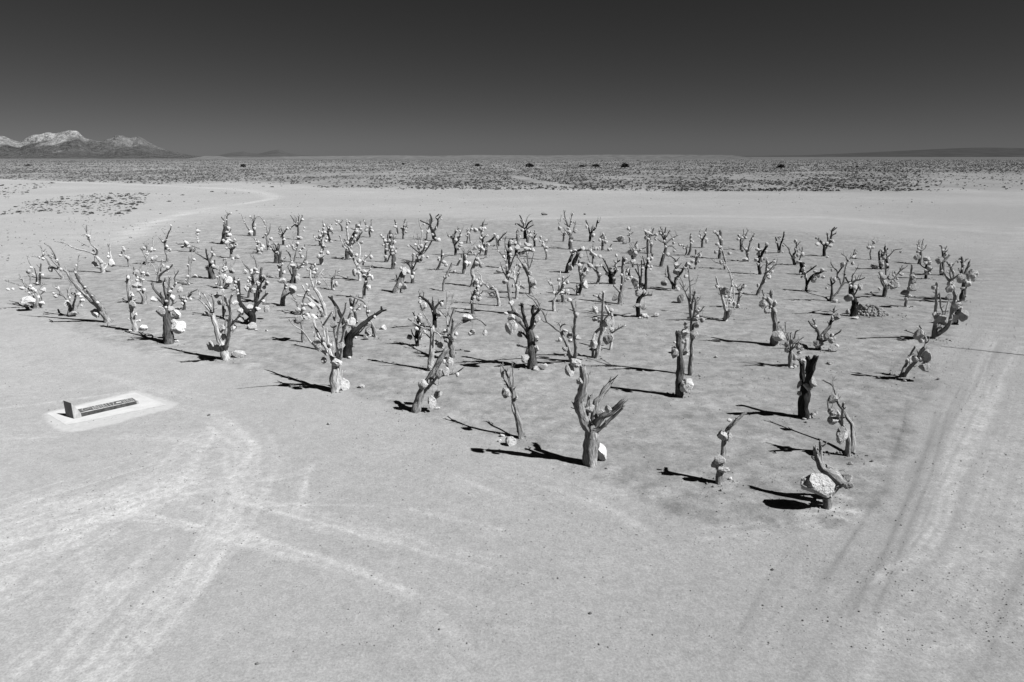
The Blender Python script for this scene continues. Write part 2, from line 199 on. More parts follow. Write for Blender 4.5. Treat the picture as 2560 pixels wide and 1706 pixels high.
C|g|leaning stump gripping two big stones, middle|4.3 1.8 134,107 137,98 140,90 143,82 141,78;.7 .4 136,96 135,90 133,85|144,82,7,8 148,83,4,5 138,99,6,6 143,100,7,7
D|b|broad leafless crown, rear centre left|1.4 .6 41,64 41,56 39,50 37,44 32,41;1 .5 40,52 45,46 46,41 47,38;.9 .5 39,48 40,40 42,36 45,33;.4 .3 36,45 35,42|41,47,5,5 42,36,3,3 46,53,5,3 47,50,5,3 44,57,4,3 36,43,3,3 46,36,2,2
D|b|pair of very thin stems, rear centre|.6 .4 54,50 55,42 55,38 55,32;.6 .4 58,50 57,42 58,36 60,29;.4 .2 55,38 53,36|64,35,5,5 56,38,4,3 60,34,3,3 54,41,3,3
D|b|tall knobbly tree with white stones, rear centre|1.5 .7 76,64 76,56 73,50 72,44 71,37 72,30 73,26;1.2 .9 73,51 78,49 83,46 86,42;.4 .3 72,30 69,30;.4 .3 73,29 78,28;.7 .4 72,45 76,41|70,34,5,5 75,33,3,4 77,41,4,3 72,33,4,3 67,55,5,4 76,55,4,6 64,55,4,5 74,51,3,3 70,48,3,3 79,52,3,3
D|b|short wide-armed tree, rear centre|1.1 .9 91,53 90,49 88,45;.8 .5 90,48 94,43 100,37;.6 .4 91,47 96,41;.5 .3 88,45 86,41|89,43,4,5 86,40,3,3
D|g|plain grey post tree, rear centre|2 1.6 114,52 113,44 113,38 114,35;.5 .4 113,41 116,39|110,49,3,3 115,42,2,4
D|k|dark spreading tree with bent arms, rear centre|1.7 1.4 121,45 121,38 121,34;1 .6 121,34 117,31 113,28 110,28;.8 .5 119,33 119,27 116,24;.7 .5 118,27 117,22 115,18;1 .6 122,33 125,27 129,24;.6 .4 123,34 127,31 131,29;.3 .15 121,30 124,20 127,17|119,26,3,4 118,35,4,4 125,37,3,4 124,41,3,4
D|k|small black thorny tree, rear centre right|1.1 .6 132,54 132,48 132,42 132,36;.6 .3 131,46 128,42 126,38;.4 .3 132,44 134,40|133,46,4,4 130,44,3,3 128,37,2,2
D|b|short dark stump under a wide stone|1.5 1.2 124,55 124,49 124,44|126,53,7,5 127,41,4,4 122,51,4,4
D|g|slim pale-footed tree, rear right of centre|1.2 .7 146,69 146,62 144,56 142,50 139,44;.5 .3 144,57 146,52 148,46|145,47,4,4 142,52,4,4 146,55,4,3 139,43,3,3
D|g|thin arched tree left of the tall rear tree|1.4 1 166,48 166,42 165,39;.5 .2 165,40 162,34 160,26 159,23;.3 .2 161,28 163,18|161,33,4,5 168,38,3,4
D|b|tall wispy tree, highest at the rear|2 1.5 174,57 173,50 174,44;1.2 .4 174,44 172,36 170,28 167,20 166,12;.6 .3 174,44 169,37 166,33;.4 .2 170,30 166,27;.6 .3 172,34 174,24 175,16;.5 .3 174,42 178,32 179,26;.5 .3 174,46 177,44;.3 .2 175,19 177,15|179,36,5,5 172,37,4,4 174,48,4,4 178,26,2,3 171,33,4,3 176,16,2,3
D|b|small bent tree beside a long leaning stick|1.2 .7 20,81 22,76 24,71 25,64 25,58;.5 .4 24,71 21,67;.5 .3 25,70 28,66 31,65;.5 .4 25,72 30,73|28,72,5,4 30,75,4,4 22,67,3,3 40,83,4,4g
D|g|smooth leaning stick behind the two-boulder stump|1.1 1.1 27,105 27,98 29,90 33,82 37,73|33,87,3,3
D|b|thin stem left of the grey post, middle|1.1 .5 43,76 46,70 48,65 46,62|51,61,3,3
D|g|smooth grey post with stones on its side|1.9 1.4 51,85 51,74 51,64 52,60;.7 .4 52,64 57,60 62,57 68,56;.5 .3 51,61 50,56;.4 .3 55,60 60,53 65,48|54,74,5,7 53,66,4,6 57,73,4,4
D|p|pale slanting trunk with paired white stones|2 .9 60,100 62,91 60,84 61,78 65,68 69,60 71,53;.5 .4 61,82 59,79;.5 .3 66,66 63,62;.7 .5 67,68 73,67 77,65;.6 .3 69,60 67,57|65,74,5,6 70,75,6,6 69,71,3,2 73,58,4,5 68,54,4,5 60,80,3,3 68,60,3,3 65,94,5,8 70,96,4,5
D|p|pale tree with long arching limbs to left|1.7 1.3 91,122 90,113 88,105 86,103;1.1 .35 87,104 80,101 74,97 71,93 70,87 65,82;.6 .4 86,103 82,98 78,95;.5 .3 83,102 77,96;.4 .2 71,93 66,88;.5 .3 86,104 79,103|83,109,6,5 68,91,3,3 65,93,4,4 70,98,4,4 77,99,2,2
D|b|twisted tree with windmill-like twigs, middle|1.5 1 61,131 60,122 60,113 63,106 66,100;.6 .4 64,106 69,104;.7 .4 64,110 69,109 72,106;.5 .4 62,108 61,105|62,113,4,4 68,114,6,6 66,108,4,4 67,104,3,3 59,118,3,4 67,100,4,3
D|k|dark column hung with stones, centre|1.5 1.8 102,79 102,68 103,58 103,50 105,46;.6 .3 101,64 98,50 99,43|104,57,5,6 105,48,5,4 104,63,4,4 105,72,3,4
D|g|tallest slender tree at the very centre|2.1 1 110,131 106,120 104,110 102,100 101,88 100,76 100,70;.9 .4 100,72 97,66 92,60 89,54 88,48;.3 .2 89,57 83,57;.6 .3 99,66 98,56 98,48;.7 .3 100,90 95,80 93,73;.9 .7 101,86 103,80 106,72 109,65 112,62|106,88,6,6 98,94,6,6 101,87,4,4 105,119,6,5 103,83,3,3 107,99,2,5 92,82,9,7g
D|p|pale Y-forked tree right of the centre|1.6 1.4 111,114 112,104 111,98;1.1 .6 111,98 109,90 109,82 112,74 113,70;1.1 .8 111,98 113,88 115,80 116,75;1 .9 112,106 115,100 116,95;.6 .3 109,92 106,85 105,78|119,100,6,5 113,102,4,4 108,91,3,3 115,84,2,2
D|g|steep forked tree beside a large round stone|2 .8 128,108 127,98 126,90 124,85 119,76 115,68 112,63;1 .7 126,88 122,78 117,72 113,66;.7 .5 127,86 125,76 124,68 123,62;.7 .4 127,84 126,78 120,68;.5 .3 126,80 129,70 131,62;.6 .4 126,90 130,86|130,95,8,9 127,85,4,5 132,101,4,3 125,80,3,4 130,70,2,2
D|k|dark tree with a level shelf of stones|1.8 1.3 111,64 111,57 110,50;1 .6 112,62 118,60 124,59 130,59|112,55,6,6 110,50,4,3 118,61,5,4 124,57,8,5 130,58,5,5
D|p|pale forked tree with curling twigs, centre right|1.7 .8 155,128 154,119 157,112 162,104 164,97 165,89;1 .5 157,111 155,105 152,97 147,93;.6 .4 160,104 161,91 162,83;.6 .3 164,97 167,92 172,88|160,92,4,4 170,95,4,5 166,97,4,4 165,90,3,3 165,101,3,4
D|b|low tree with a drooping cluster, centre right|1.6 1.2 165,118 164,110 164,104;.7 .4 164,104 168,102 175,102 178,105;.5 .3 178,104 182,101|162,107,6,5 168,106,5,6 171,108,3,4 166,104,3,3
E|b|arched tree bowing over to the right|1.6 1.2 7,84 9,76 12,68 15,62 20,59 26,57;2.3 1.6 11,80 15,74 18,68 21,62;1.2 .7 26,57 30,58 33,58|24,65,5,5 26,56,5,5 17,58,5,3 12,77,6,9 13,60,4,4
E|b|tree with a big white face-like stone|1.8 1.1 21,110 24,100 25,94 23,84 22,74 22,70;.9 .7 19,109 20,102 24,96;1 .6 25,92 29,87 31,83;.7 .5 20,104 19,98|29,97,8,10 27,85,6,6 30,80,6,6 22,75,5,4 34,75,6,5
E|g|tree slanting left next to the low black bush|1.4 1 43,97 45,90 43,84 38,78 34,74;.5 .3 45,90 48,87;.5 .4 43,85 42,78 44,76|43,77,6,5 45,86,4,4 36,77,4,4
E|g|thin tree with a long drooping twig|1.1 .9 38,74 38,66 38,60;.6 .4 38,61 35,54;.6 .3 39,60 42,55 46,53;.4 .3 38,60 38,52;.5 .4 37,61 33,58 30,58;.3 .2 30,58 32,66 34,72|38,63,5,5 41,56,3,4 46,65,4,4 41,64,3,3 36,60,3,3
E|k|dark slingshot-shaped tree, rear|1.2 1.1 34,48 35,42 35,38;.9 .6 35,40 33,33 30,24;.9 .6 35,39 39,35 42,30 43,24;.4 .3 43,27 45,26;.5 .3 36,37 37,31;.5 .3 38,36 38,30|31,31,3,5 38,41,5,5 39,48,3,2g
E|b|small stubby tree left of the dome boulder|1.2 1 49,58 49,50 50,45;.6 .4 50,46 53,43;.5 .3 50,46 46,43;.5 .3 50,45 50,40|53,49,4,4 46,46,3,4 50,40,3,4 48,42,3,3 52,43,2,3
E|b|tiny crooked stick behind the pronged black bush|.8 .4 57,59 58,54 60,51|58,55,2,2
E|g|slender tree right of the white dome boulder|1 .4 81,49 80,42 81,36 82,31;.4 .2 80,42 77,41;.4 .2 81,40 85,37|79,33,4,5 81,45,2,3 80,38,2,2
E|b|double-legged tree with a dark round crown|1.2 .9 101,62 101,54 101,48 103,43;1 .8 105,61 105,52 104,44;1.2 .6 103,43 106,38 108,33;.7 .5 102,43 99,40 98,36;.5 .4 104,42 110,40|101,38,5,4 111,40,4,4 99,44,4,4 110,45,4,4 98,36,3,3 103,36,3,3
E|b|tall bowed tree with many antler branches|1.8 1.2 116,77 118,70 120,63 122,55 121,48 119,43;1 .6 120,46 117,40 114,36;.9 .5 121,46 121,38 122,32;.6 .4 119,40 117,35 116,32;.9 .4 122,50 127,46 131,43 136,41;.6 .4 121,44 123,42 126,36;.6 .3 122,55 127,53 131,55 134,58;.4 .2 121,50 116,48 112,45|122,54,3,3 131,50,3,3 132,59,4,3 122,40,3,3 120,48,3,3 119,62,2,2
E|b|two-stemmed tree, one short and one tall|1.2 .5 148,64 150,58 151,50 150,44 151,39;.8 .3 145,63 146,58 143,54 140,51 136,50;.5 .3 146,58 147,53|153,48,3,3 151,50,3,3 151,42,2,2 138,52,3,3
E|b|small dark V tree, rear right|1.1 1 164,55 164,50 164,46;.7 .4 164,47 162,41 161,36;1 .4 164,47 167,41 168,37 169,33|169,48,3,5 168,45,4,3 160,42,3,2 167,38,3,3
E|g|straight grey post with a sawn top|1.4 1.1 156,80 157,70 157,63 157,58;.5 .3 157,64 161,61 163,60;.4 .3 156,67 152,65 150,66|161,65,4,5 153,71,5,4 160,71,3,3
E|b|tree clumped with stones behind the tall post|1.2 1 84,78 84,70 83,64;1 .5 83,66 85,58 88,50 89,48;.5 .3 84,60 92,58 100,54;.6 .4 83,70 79,72 75,74;.7 .4 83,62 81,56|81,61,6,6 87,62,6,5 84,71,6,5 86,66,5,4 88,54,3,5 85,57,4,4
E|k|low black many-pronged bush tree, centre right|3 2.6 60,97 60,90 58,86;1 .5 57,88 53,82 48,76 46,74;1 .6 58,86 55,78 52,72 50,68;1.2 .6 61,88 64,80 65,73 69,70;.7 .5 62,87 65,82 64,76;.8 .5 59,86 57,80|54,85,4,5 58,79,4,4 64,75,3,4 63,80,3,3 64,72,3,3 60,84,3,3 65,64,3,4
E|g|smooth tall post with a low left prong|2.4 1.6 69,120 70,110 72,100 73,88 73,76 74,67;1.3 .9 69,106 65,102 62,99|63,112,6,8 78,91,5,3 82,89,4,3 76,93,2,2
E|k|short dark stump behind the tall smooth post|1.4 1.1 80,88 79,82 78,80;.5 .3 79,84 76,80;.5 .3 80,82 81,79|76,85,4,5 72,83,3,4
E|k|dark tree above two stones lying on soil|2.1 1 91,135 90,127 89,120 92,113 96,108 98,100 99,92 99,82 101,74;.9 .6 94,112 100,110 106,110;.6 .4 99,82 97,72 95,65;.9 .6 100,76 101,70 101,62;.9 .6 101,74 104,70 106,66 106,62;1.1 .6 93,108 91,100 92,90 89,84 87,80;.6 .4 92,92 90,80 89,75;.9 .6 95,106 93,98 94,84 94,76 94,70|86,95,7,9 88,100,5,6 91,107,8,8 97,106,4,6 94,98,5,5 105,77,4,4 104,80,3,3 94,88,3,4 90,122,7,5 97,124,6,6 86,123,4,3 93,103,5,4 95,79,3,3 97,134,7,5g 101,135,3,3g 93,136,5,2g 111,133,6,5g
E|b|two-stemmed tree with a top-heavy stone cluster|1.8 .9 131,103 130,98 127,92 125,84 124,76;1.3 1 133,101 133,94 133,90;.8 .5 128,94 123,88 121,85;1.6 .6 133,91 138,86 143,78 146,72;.9 .7 138,86 134,81 133,76;.9 .4 134,80 133,70 129,66 124,63;.4 .3 134,71 138,66|136,103,4,4g 120,96,7,7 134,75,6,6 134,83,7,7 144,77,5,5 145,88,5,4 148,74,5,4 152,77,6,5 124,63,4,4
L|g|tallest straight tree of the right half|2.2 1.6 58,110 59,95 60,80 60,66 60,56 60,44 58,32 57,22 56,18;1.2 .6 57,26 53,15 49,8 46,3;.9 .5 56,21 51,10 48,0 46,-3;1 .4 58,26 58,14 57,0 56,-10 54,-15;.6 .4 59,22 62,10 65,2 67,-4;1.3 1.1 60,34 60,30 62,18 64,13;1.2 1 60,48 62,40 64,28 63,20;.6 .4 64,34 65,28 66,20 68,21;.8 .5 64,42 66,40 70,36 73,32|66,37,5,4 65,42,5,4 56,44,4,4 72,46,6,6 65,52,6,7 64,45,6,6 52,61,9,8 63,63,8,10 68,33,3,3 53,55,4,3 52,51,4,5 50,66,4,5 47,22,8,11g
L|p|pale stump hidden behind the dark square post|2 1.6 53,86 53,76 54,68|52,82,6,7 50,72,4,4
L|b|rough dark post with a large boulder hanging|4 2.8 45,134 45,120 46,105 46,90 45,75 44,62;1.2 .9 45,64 42,60;.6 .4 49,108 51,102 50,98|40,85,8,11 39,79,5,5 40,72,3,3 54,121,14,16
L|p|pale Y tree with a long thin limb curling back|2 1.7 98,47 99,38 98,31;1.5 .7 98,31 95,22 93,13 90,5 88,-3;1.2 .8 99,31 103,20 105,10 106,3 104,-6;.8 .6 101,29 105,24 106,21;.8 .4 101,29 107,26 108,15 108,5 106,-3 102,-12 98,-19 94,-24;.4 .3 108,5 111,0|98,13,8,9 99,19,4,4 89,8,4,5 103,39,4,11 109,28,4,6 109,33,2,3 94,9,3,3 93,-20,3,6
L|g|small V tree right of the pale Y tree|1.6 1.3 113,32 114,24 115,15 113,11;1.2 .8 115,14 118,8 120,5;.6 .5 113,12 111,7;.4 .3 114,15 109,18|120,8,4,5 110,7,3,4 113,30,4,4
F|g|smooth trunk leaning right with feathery twigs|1.7 1.2 66,110 70,100 74,90 77,80 77,70;.7 .4 77,85 84,77 88,75;.5 .3 77,86 82,82 87,77;.8 .5 77,76 83,72 86,69|67,99,3,5 79,89,5,5 77,81,4,5 85,71,4,3 75,94,2,4 80,78,4,4 78,72,3,3
L|g|burly grey trunk with a short right knob|4 2.1 155,75 156,64 157,52 155,42 153,32 150,26 147,22;1.9 1.6 153,30 152,18 152,13;1 .6 147,23 143,18 141,13;1.4 1.1 157,51 161,48|142,28,8,9 147,35,7,8 156,28,5,8 143,21,4,4 160,65,14,11
M|g|dense spiky tree just behind the black trunk|2.4 1.9 12,100 12,90 12,83;1.8 1.6 13,84 17,88 22,92 24,93;.8 .4 12,84 10,76 8,68 4,60 1,55;.6 .4 9,70 7,60 6,50;.8 .6 12,82 12,70 12,62;.9 .7 13,82 16,70 18,60 20,59;.7 .4 14,80 16,78 22,70 26,67;.6 .4 12,80 10,68 9,62|8,75,5,7 17,71,8,6 21,77,5,8 8,81,5,6 25,80,4,4 17,90,5,6 19,98,6,6g 13,101,5,3g 17,100,4,3g 22,84,5,4 12,74,4,3
O|k|thick black trunk with three blunt limbs, front right|4.2 3.2 92,59 92,48 94,38 94,30;2.3 1.8 93,34 91,20 91,10;1.8 1.6 94,32 96,20 97,10 96,6;2.6 2 95,32 98,20 101,10 103,5|96,31,8,7 101,26,6,10 89,37,5,4 89,29,3,8 92,8,5,5 97,58,4,3g 100,57,5,5g 103,55,4,5g 93,60,4,2g
M|b|low wide tree with a boulder in its base|2.4 2 44,80 44,72 45,66;1.5 .7 45,66 43,58 38,54 33,48;1 .8 43,60 40,50 38,46;2 .9 46,66 52,60 57,54 59,46 62,40 62,34;.5 .4 59,50 63,46;.5 .3 62,37 57,35;.5 .3 62,37 66,35;1.3 .6 46,72 49,71 55,68 62,64 69,60|44,74,11,9 54,65,7,8 59,69,9,9 66,43,7,8 60,43,3,5 48,69,3,5 60,64,4,5 60,80,11,7g 66,77,5,5g
M|k|black crooked tree beside the heap of rubble|3 1.8 84,42 86,33 86,24 83,18 82,10 82,3;1 .7 87,32 90,26;1 .6 82,6 77,0 75,-6;1.4 .5 82,5 87,1 92,0 97,-2;.7 .4 82,3 83,-1 84,-6|79,21,9,8 92,32,8,9g 81,36,9,8g 92,8,5,8 86,9,5,5 80,4,4,3 86,44,9,3g
F|b|wide open tree with loops of branches, right|1.6 .8 151,117 152,108 152,98 151,92;1.2 .7 152,114 158,107 163,100 167,96 172,95;1 .5 163,100 166,92 167,82 169,74 171,70 177,64 180,61;.6 .3 170,72 168,66 164,63;.5 .3 177,65 178,58;.8 .4 152,98 156,94 158,88 158,82 154,78 151,73;.9 .7 158,86 164,78 169,73;.5 .3 151,99 147,97;.5 .3 151,96 150,91;.7 .6 158,88 161,92 162,97|165,75,5,6 155,92,4,5 152,81,3,4 146,102,3,3 176,73,4,5 156,117,6,4g 152,90,3,3
G|b|sturdy tree clutching stones, right rear|2 1.8 50,112 52,105 53,101;1 .7 52,102 48,95 47,88 45,84;1.6 .7 54,102 59,96 62,88 63,83;.9 .5 59,97 66,86 73,79;.5 .3 66,86 70,80 71,77;.8 .5 53,101 53,88 52,75 52,68|50,90,8,7 51,94,4,7 63,99,10,9 58,90,6,5 59,100,5,4 71,86,6,4 46,103,4,4 66,91,3,3 47,86,4,4
G|k|tree with a fishing-rod limb and dangling stone|1.3 .8 47,80 46,72 45,64 45,60;1.5 .8 55,79 54,70 53,64 52,58 52,54;.7 .5 53,60 55,56;.6 .5 47,66 49,58;.7 .3 53,68 58,63 63,58 70,57;.4 .3 46,77 41,76 37,75|50,66,5,6 47,71,5,5 55,68,3,4 70,60,3,3 38,80,6,4 42,80,3,3 49,75,4,5 54,75,3,4 51,61,3,3
G|g|lone small tree at the far right rear|1 .8 36,69 35,63 36,58;.5 .4 36,58 33,52 33,48;.8 .4 36,58 38,50 40,43;.6 .3 37,55 41,49 44,47|33,55,5,4 38,55,3,3 40,49,2,3
G|b|small tree with an upright comb of twigs|1.7 1.2 91,74 93,66 93,60;.7 .4 93,60 90,54 89,52;.8 .4 93,59 95,50 96,46;.6 .3 93,59 91,52 91,47;.5 .3 94,59 98,56 99,53|89,66,7,7 92,55,3,3 95,55,3,3 94,53,2,2 90,60,4,3
G|k|totem-like stack of stones on a dark stem|1.3 1 99,91 99,84 99,78 100,72;.9 .7 99,86 103,82 106,79;.6 .4 99,79 94,76 91,73|100,68,7,6 103,73,5,5 98,72,5,5 103,79,5,5 100,85,4,3 105,83,2,2
G|g|bare pole rising from two fat stones, right|1.7 1.5 76,123 77,114 77,110;1.4 1 77,112 80,98 82,86 83,75|75,107,9,6 80,111,5,4 83,101,10,9 84,94,8,6 86,89,4,4
G|g|tall many-limbed tree, nearest at the right edge|2.6 2.2 109,160 110,150 111,142;1.7 1.2 110,146 110,130 111,118 111,107 112,96;2.2 .9 112,156 121,149 127,140 128,130 130,120 135,115;1.5 .8 128,132 136,120 142,114 145,111;1.3 .9 116,148 120,138 122,130 124,122 126,116;.9 .8 119,142 119,132 116,122 115,108|115,136,12,11 122,140,10,10 108,132,4,6 134,120,8,8 108,101,5,5
G|b|forked tree holding a boulder at its left|2 1.5 118,87 118,80 118,72 119,66;1.1 .6 119,68 118,60 117,54 115,53;.6 .4 118,62 121,58 123,54;.5 .4 119,63 124,58;1.3 1 120,71 126,64|114,70,8,8 122,63,3,4
G|g|pale slanting tree inside the right-edge cluster|2 .7 134,118 132,108 130,98 126,93 121,86 117,80 116,74;1.8 1 130,98 132,88 129,80 126,75 124,72;1 .7 127,94 133,89 137,86;.9 .6 128,92 127,84 128,77|126,103,7,8 125,112,7,6 126,97,5,5 128,75,4,5
G|b|dark tree bearing the biggest white block|2.4 .8 140,116 142,108 143,98 141,88 141,78 141,70 140,66;.7 .4 141,75 146,69;1.5 1 142,90 146,80 149,72;.6 .4 140,86 137,80;.5 .3 140,73 137,69|152,87,12,13 140,91,10,10 148,97,7,7 136,71,4,4 141,102,5,4 149,93,3,3
G|b|low stump wrapped by a knobbly boulder|2 1.5 133,143 134,134 135,128 136,122|141,133,12,14 135,124,6,5 131,136,8,8 139,125,5,4
M|g|slanting tree with big stones, right front|1.8 1.4 139,112 142,104 146,96 149,88;2 1.5 143,112 148,103 156,95 161,86 167,78;1.4 .9 165,81 169,72 167,64 164,58 161,53;1.2 1.1 149,89 153,82 156,77;1.4 .9 162,84 168,80 172,78;.6 .4 160,88 158,81;.8 .6 167,77 172,71|149,92,9,8 156,91,8,7 168,88,10,14 167,100,14,10 162,92,6,6 160,63,10,12 163,70,7,5 157,64,5,8
N|g|stout gnarled tree with upraised arms, front centre|7.2 6.4 135,138 134,122 135,108 136,98 137,90;5.6 3.8 134,94 124,76 121,62 125,50 127,40 127,30 126,21;2.4 1.5 126,50 128,44 131,36 132,28 130,26;1.8 1.2 122,80 117,70 115,64;4.2 2.3 139,92 140,84 141,70 142,60 147,57 152,48 158,40 162,33;.5 .3 154,47 151,41;4.4 2.6 137,98 141,92 150,80 160,74 170,65 177,59;2.4 1.2 139,100 148,94 158,84 168,76 175,68;2.8 1.6 133,90 131,76 133,64 134,54|117,14,12,10 110,22,10,14 134,70,12,10 122,36,7,8 157,70,8,8 148,74,9,7 149,125,11,21g 136,138,5,3g
N|g|narrow split trunk with a ball stone at foot|3.2 2 50,106 49,92 46,78 43,66 41,54 40,44;1.8 1.2 47,98 44,80 40,70 40,58;1.5 .5 41,48 41,34 40,24 40,13;1.3 1 39,50 36,36 32,26 28,18;1.2 .8 37,48 30,34 26,26 26,18|32,51,10,12 28,27,4,9 45,56,3,6 38,110,13,12g 27,103,6,4g 24,109,5,4g
O|g|small hooked tree with skewered stones, front right|2.8 1 17,117 17,110 19,100 21,90 21,82 22,76 25,68 31,62 36,58 41,54;.8 .6 25,70 28,66 32,60|26,61,4,3 20,75,8,8 26,76,5,8 18,97,10,9 20,105,10,5 13,100,6,8 22,105,8,4 17,75,4,4 27,113,4,3g
O|g|tall twin-stemmed tree curving left, front right|2 1.2 132,93 132,80 130,70 126,64 122,60;2.1 .6 136,90 137,78 136,66 132,60 129,54 124,46 121,38 118,30 111,26;.9 .4 119,34 119,24;.4 .3 122,41 124,37;1.4 1.1 127,64 127,54 128,46;1.2 .6 125,62 118,56 115,52 114,46;.5 .4 116,56 115,62|118,42,9,8 121,56,9,9 126,76,10,12 126,69,6,5 116,53,4,5 119,61,9,7
O|g|nearest tree with a huge white boulder|3.4 2.4 113,139 114,132 115,128;1.2 .9 111,138 110,132;1.8 1.6 115,129 119,125 123,120 126,117;4.6 2 127,119 120,111 113,106 108,103 104,92 103,86;1.8 1.5 107,102 108,90 108,80;1.2 1.1 105,98 100,94;2 1.8 112,102 120,106 127,112|105,119,29,18 131,114,9,10 132,119,9,7 115,128,5,5
J|g|thick trunk leaning right with wired boulders|3.7 2.9 41,143 46,125 53,112 60,100 66,88 72,78 76,72;1.8 1.2 55,116 63,106 68,98;.8 .6 70,102 80,100 88,98 95,93;.7 .6 59,108 61,110 66,112 69,110|50,112,11,11 69,99,10,11 76,97,7,11 80,86,8,12 57,108,5,7 67,123,9,10 60,131,9,14 89,100,4,5 74,85,3,5 66,139,7,3g
J|g|wide-crowned tree behind the wired-boulder trunk|3.2 2.6 84,82 83,72 81,62 80,56;1.2 .6 80,60 78,45 77,30 77,15 77,5;.7 .4 78,32 81,22 84,10;.6 .4 82,20 88,13;1 .7 79,46 82,34 85,25;.7 .5 77,35 72,29 68,26;1.6 1.3 82,60 83,48 84,38 84,36;2.2 1.5 83,56 88,46 93,40 98,38 106,36 111,35;1 .7 102,36 108,32;1.4 1 111,35 117,38 122,43;1.6 .9 81,60 74,54 68,52 62,50|101,34,11,7 74,50,7,5 75,57,8,6 84,58,7,8 88,53,4,5 70,66,8,8 65,63,5,6 77,61,6,5 107,51,6,7 104,53,5,5 121,52,5,7
J|p|straight pale trunk with sweeping left twigs|3 2.2 57,95 59,84 60,70 60,56 60,46;1.1 .7 60,47 55,38 50,28 47,18;1 .5 60,50 50,46 42,42 34,37;.7 .5 61,47 56,38 51,31;1 .7 60,50 66,52 70,56;.8 .5 60,60 54,54 50,48|46,16,4,5 50,21,7,9 57,92,6,6 58,97,4,5
J|k|small dark-footed tree with scattered white stones|1.9 1.5 43,67 42,60 43,52 45,45 45,36;.8 .6 44,41 41,35 39,30;.8 .5 42,59 38,54 36,48;.8 .6 46,38 49,34|46,35,6,8 42,47,5,5 34,57,6,6 47,53,5,7 46,58,4,5 46,31,4,3 52,51,5,4
J|k|dark tree with a hooked right arm|1.8 2.2 63,46 63,36 62,28 61,24;1.6 1.1 61,26 58,20 54,15 48,11 45,10;1.3 1.1 61,25 61,16;1.3 .9 62,26 66,20 70,16 73,15|68,30,6,7 71,19,4,6
K|b|massive dark trunk with rock pile at foot|4.6 4 37,102 37,88 36,75 35,64 33,58;1 .8 36,102 34,94;2 1.6 32,60 29,48 27,38 25,28;2 1.4 31,54 26,45 18,39 10,37;2.2 2 36,56 38,44 38,36 39,31;1.6 1.4 38,43 42,38 46,34;1.8 1.7 37,56 40,51 40,50;1.3 1 32,68 27,62 22,60;1.1 .9 34,80 31,78 26,77 20,75;1.7 1.3 30,58 27,54 20,47 14,44;.8 .6 26,31 22,29|13,54,13,18 14,50,7,6 13,43,8,7 29,91,8,9 32,83,6,8 43,46,7,8 42,66,5,5 42,70,4,4 42,79,6,7 22,47,6,7 23,63,6,6 39,51,4,4 7,39,5,3 42,102,8,6g 48,101,8,7g 52,99,5,4g
K|g|twin-trunk tree throwing a long limb left|2.4 1.6 83,94 80,82 76,72 72,64 70,58;1.4 .6 70,60 64,56 58,51 54,48 52,42 49,36 45,32 42,28 38,22 33,19 30,16;.5 .4 54,49 50,48 48,45;.7 .5 46,32 44,25 40,20 35,18;.5 .4 42,28 39,24;1.1 .9 70,60 70,54 68,50;.9 .7 70,55 72,52 76,51;.4 .3 68,50 63,48;2 1.1 86,93 87,78 86,66 86,52 87,42 86,36 83,27 82,24;1 .8 85,34 88,30 88,25;.8 .6 85,64 83,55;.4 .3 82,25 88,20|80,23,5,4 88,40,6,7 80,64,6,7 90,66,7,6 75,59,6,4 75,80,6,5 75,87,3,4 81,70,5,4 69,69,4,5g
K|p|pale three-legged tree beside a white boulder|2.6 2 111,90 113,80 116,70 117,60 117,50;1.6 1.3 117,50 118,38 119,26 119,14;1.2 1 119,26 113,20 108,18;1.2 1 117,52 122,44 128,38;1.3 1.2 107,90 107,82 107,78;1.8 1.5 116,56 110,62 107,70;1.1 1 117,66 119,62 122,56;1.8 1.6 128,66 130,52 129,40;1.6 1.5 126,40 122,30;1.4 .9 125,62 135,57 145,53;1.1 .8 128,62 137,56 141,54|125,68,12,14 108,74,8,10 110,45,7,6 110,35,5,9 128,35,5,5 121,50,6,9 128,57,5,5 125,48,8,10 114,48,3,3
F|b|crooked dark tree wreathed in stones, right rear|1.5 1 22,68 23,60 24,52 23,44 20,40 17,36;1.6 1.2 24,52 24,42 23,36|20,51,5,4 18,60,4,4 24,60,4,4 20,39,3,3 25,46,3,3 24,54,3,3
F|g|slim pale stem with twigs trailing left, rear|1.3 1 29,80 29,70 27,62 25,56;.5 .3 29,65 33,60 35,57;.5 .3 28,74 18,72 13,68 8,67|34,62,4,4 28,66,3,3
F|b|small dark tree left of the pale-footed fork|1.2 .7 47,58 47,50 46,44 44,41;1 .4 48,51 51,45 54,38 56,35;.4 .3 51,44 50,35|44,45,4,4 50,41,2,3 53,44,3,3 48,44,4,3
F|g|pale-footed fork with a white dangling stone|1.6 1.4 56,71 55,64 54,60;1 .4 55,61 57,52 59,45 63,39;.7 .5 55,61 61,54;1 .7 54,61 52,57 48,52|53,57,5,4 52,69,6,5 49,59,4,3 59,47,2,2
F|k|black tree with a fist-shaped tip, right rear|1.6 .9 69,86 68,76 68,66 68,58 68,51;1.4 1.3 69,68 73,60 77,53;.5 .3 69,80 72,76|66,57,5,4 77,51,4,4 75,68,5,4 76,60,3,4 65,69,5,5 67,74,4,4 71,69,4,6
F|k|plain black V tree, right rear|1.3 .6 91,61 90,54 88,47 87,43;1.1 .6 92,60 93,52 96,44 97,37|91,44,4,3 95,60,2,2g
F|b|bushy tree with a pale arched twig, right rear|1.6 1.1 109,75 108,68 108,62;.8 .4 108,69 104,62 102,56 97,51;.9 .5 109,63 111,54 111,47;.4 .3 111,54 115,49;.7 .4 110,74 114,70 117,62 118,56|113,64,4,5 118,63,4,5 114,72,6,4 110,57,3,3 113,59,3,4 109,66,4,4
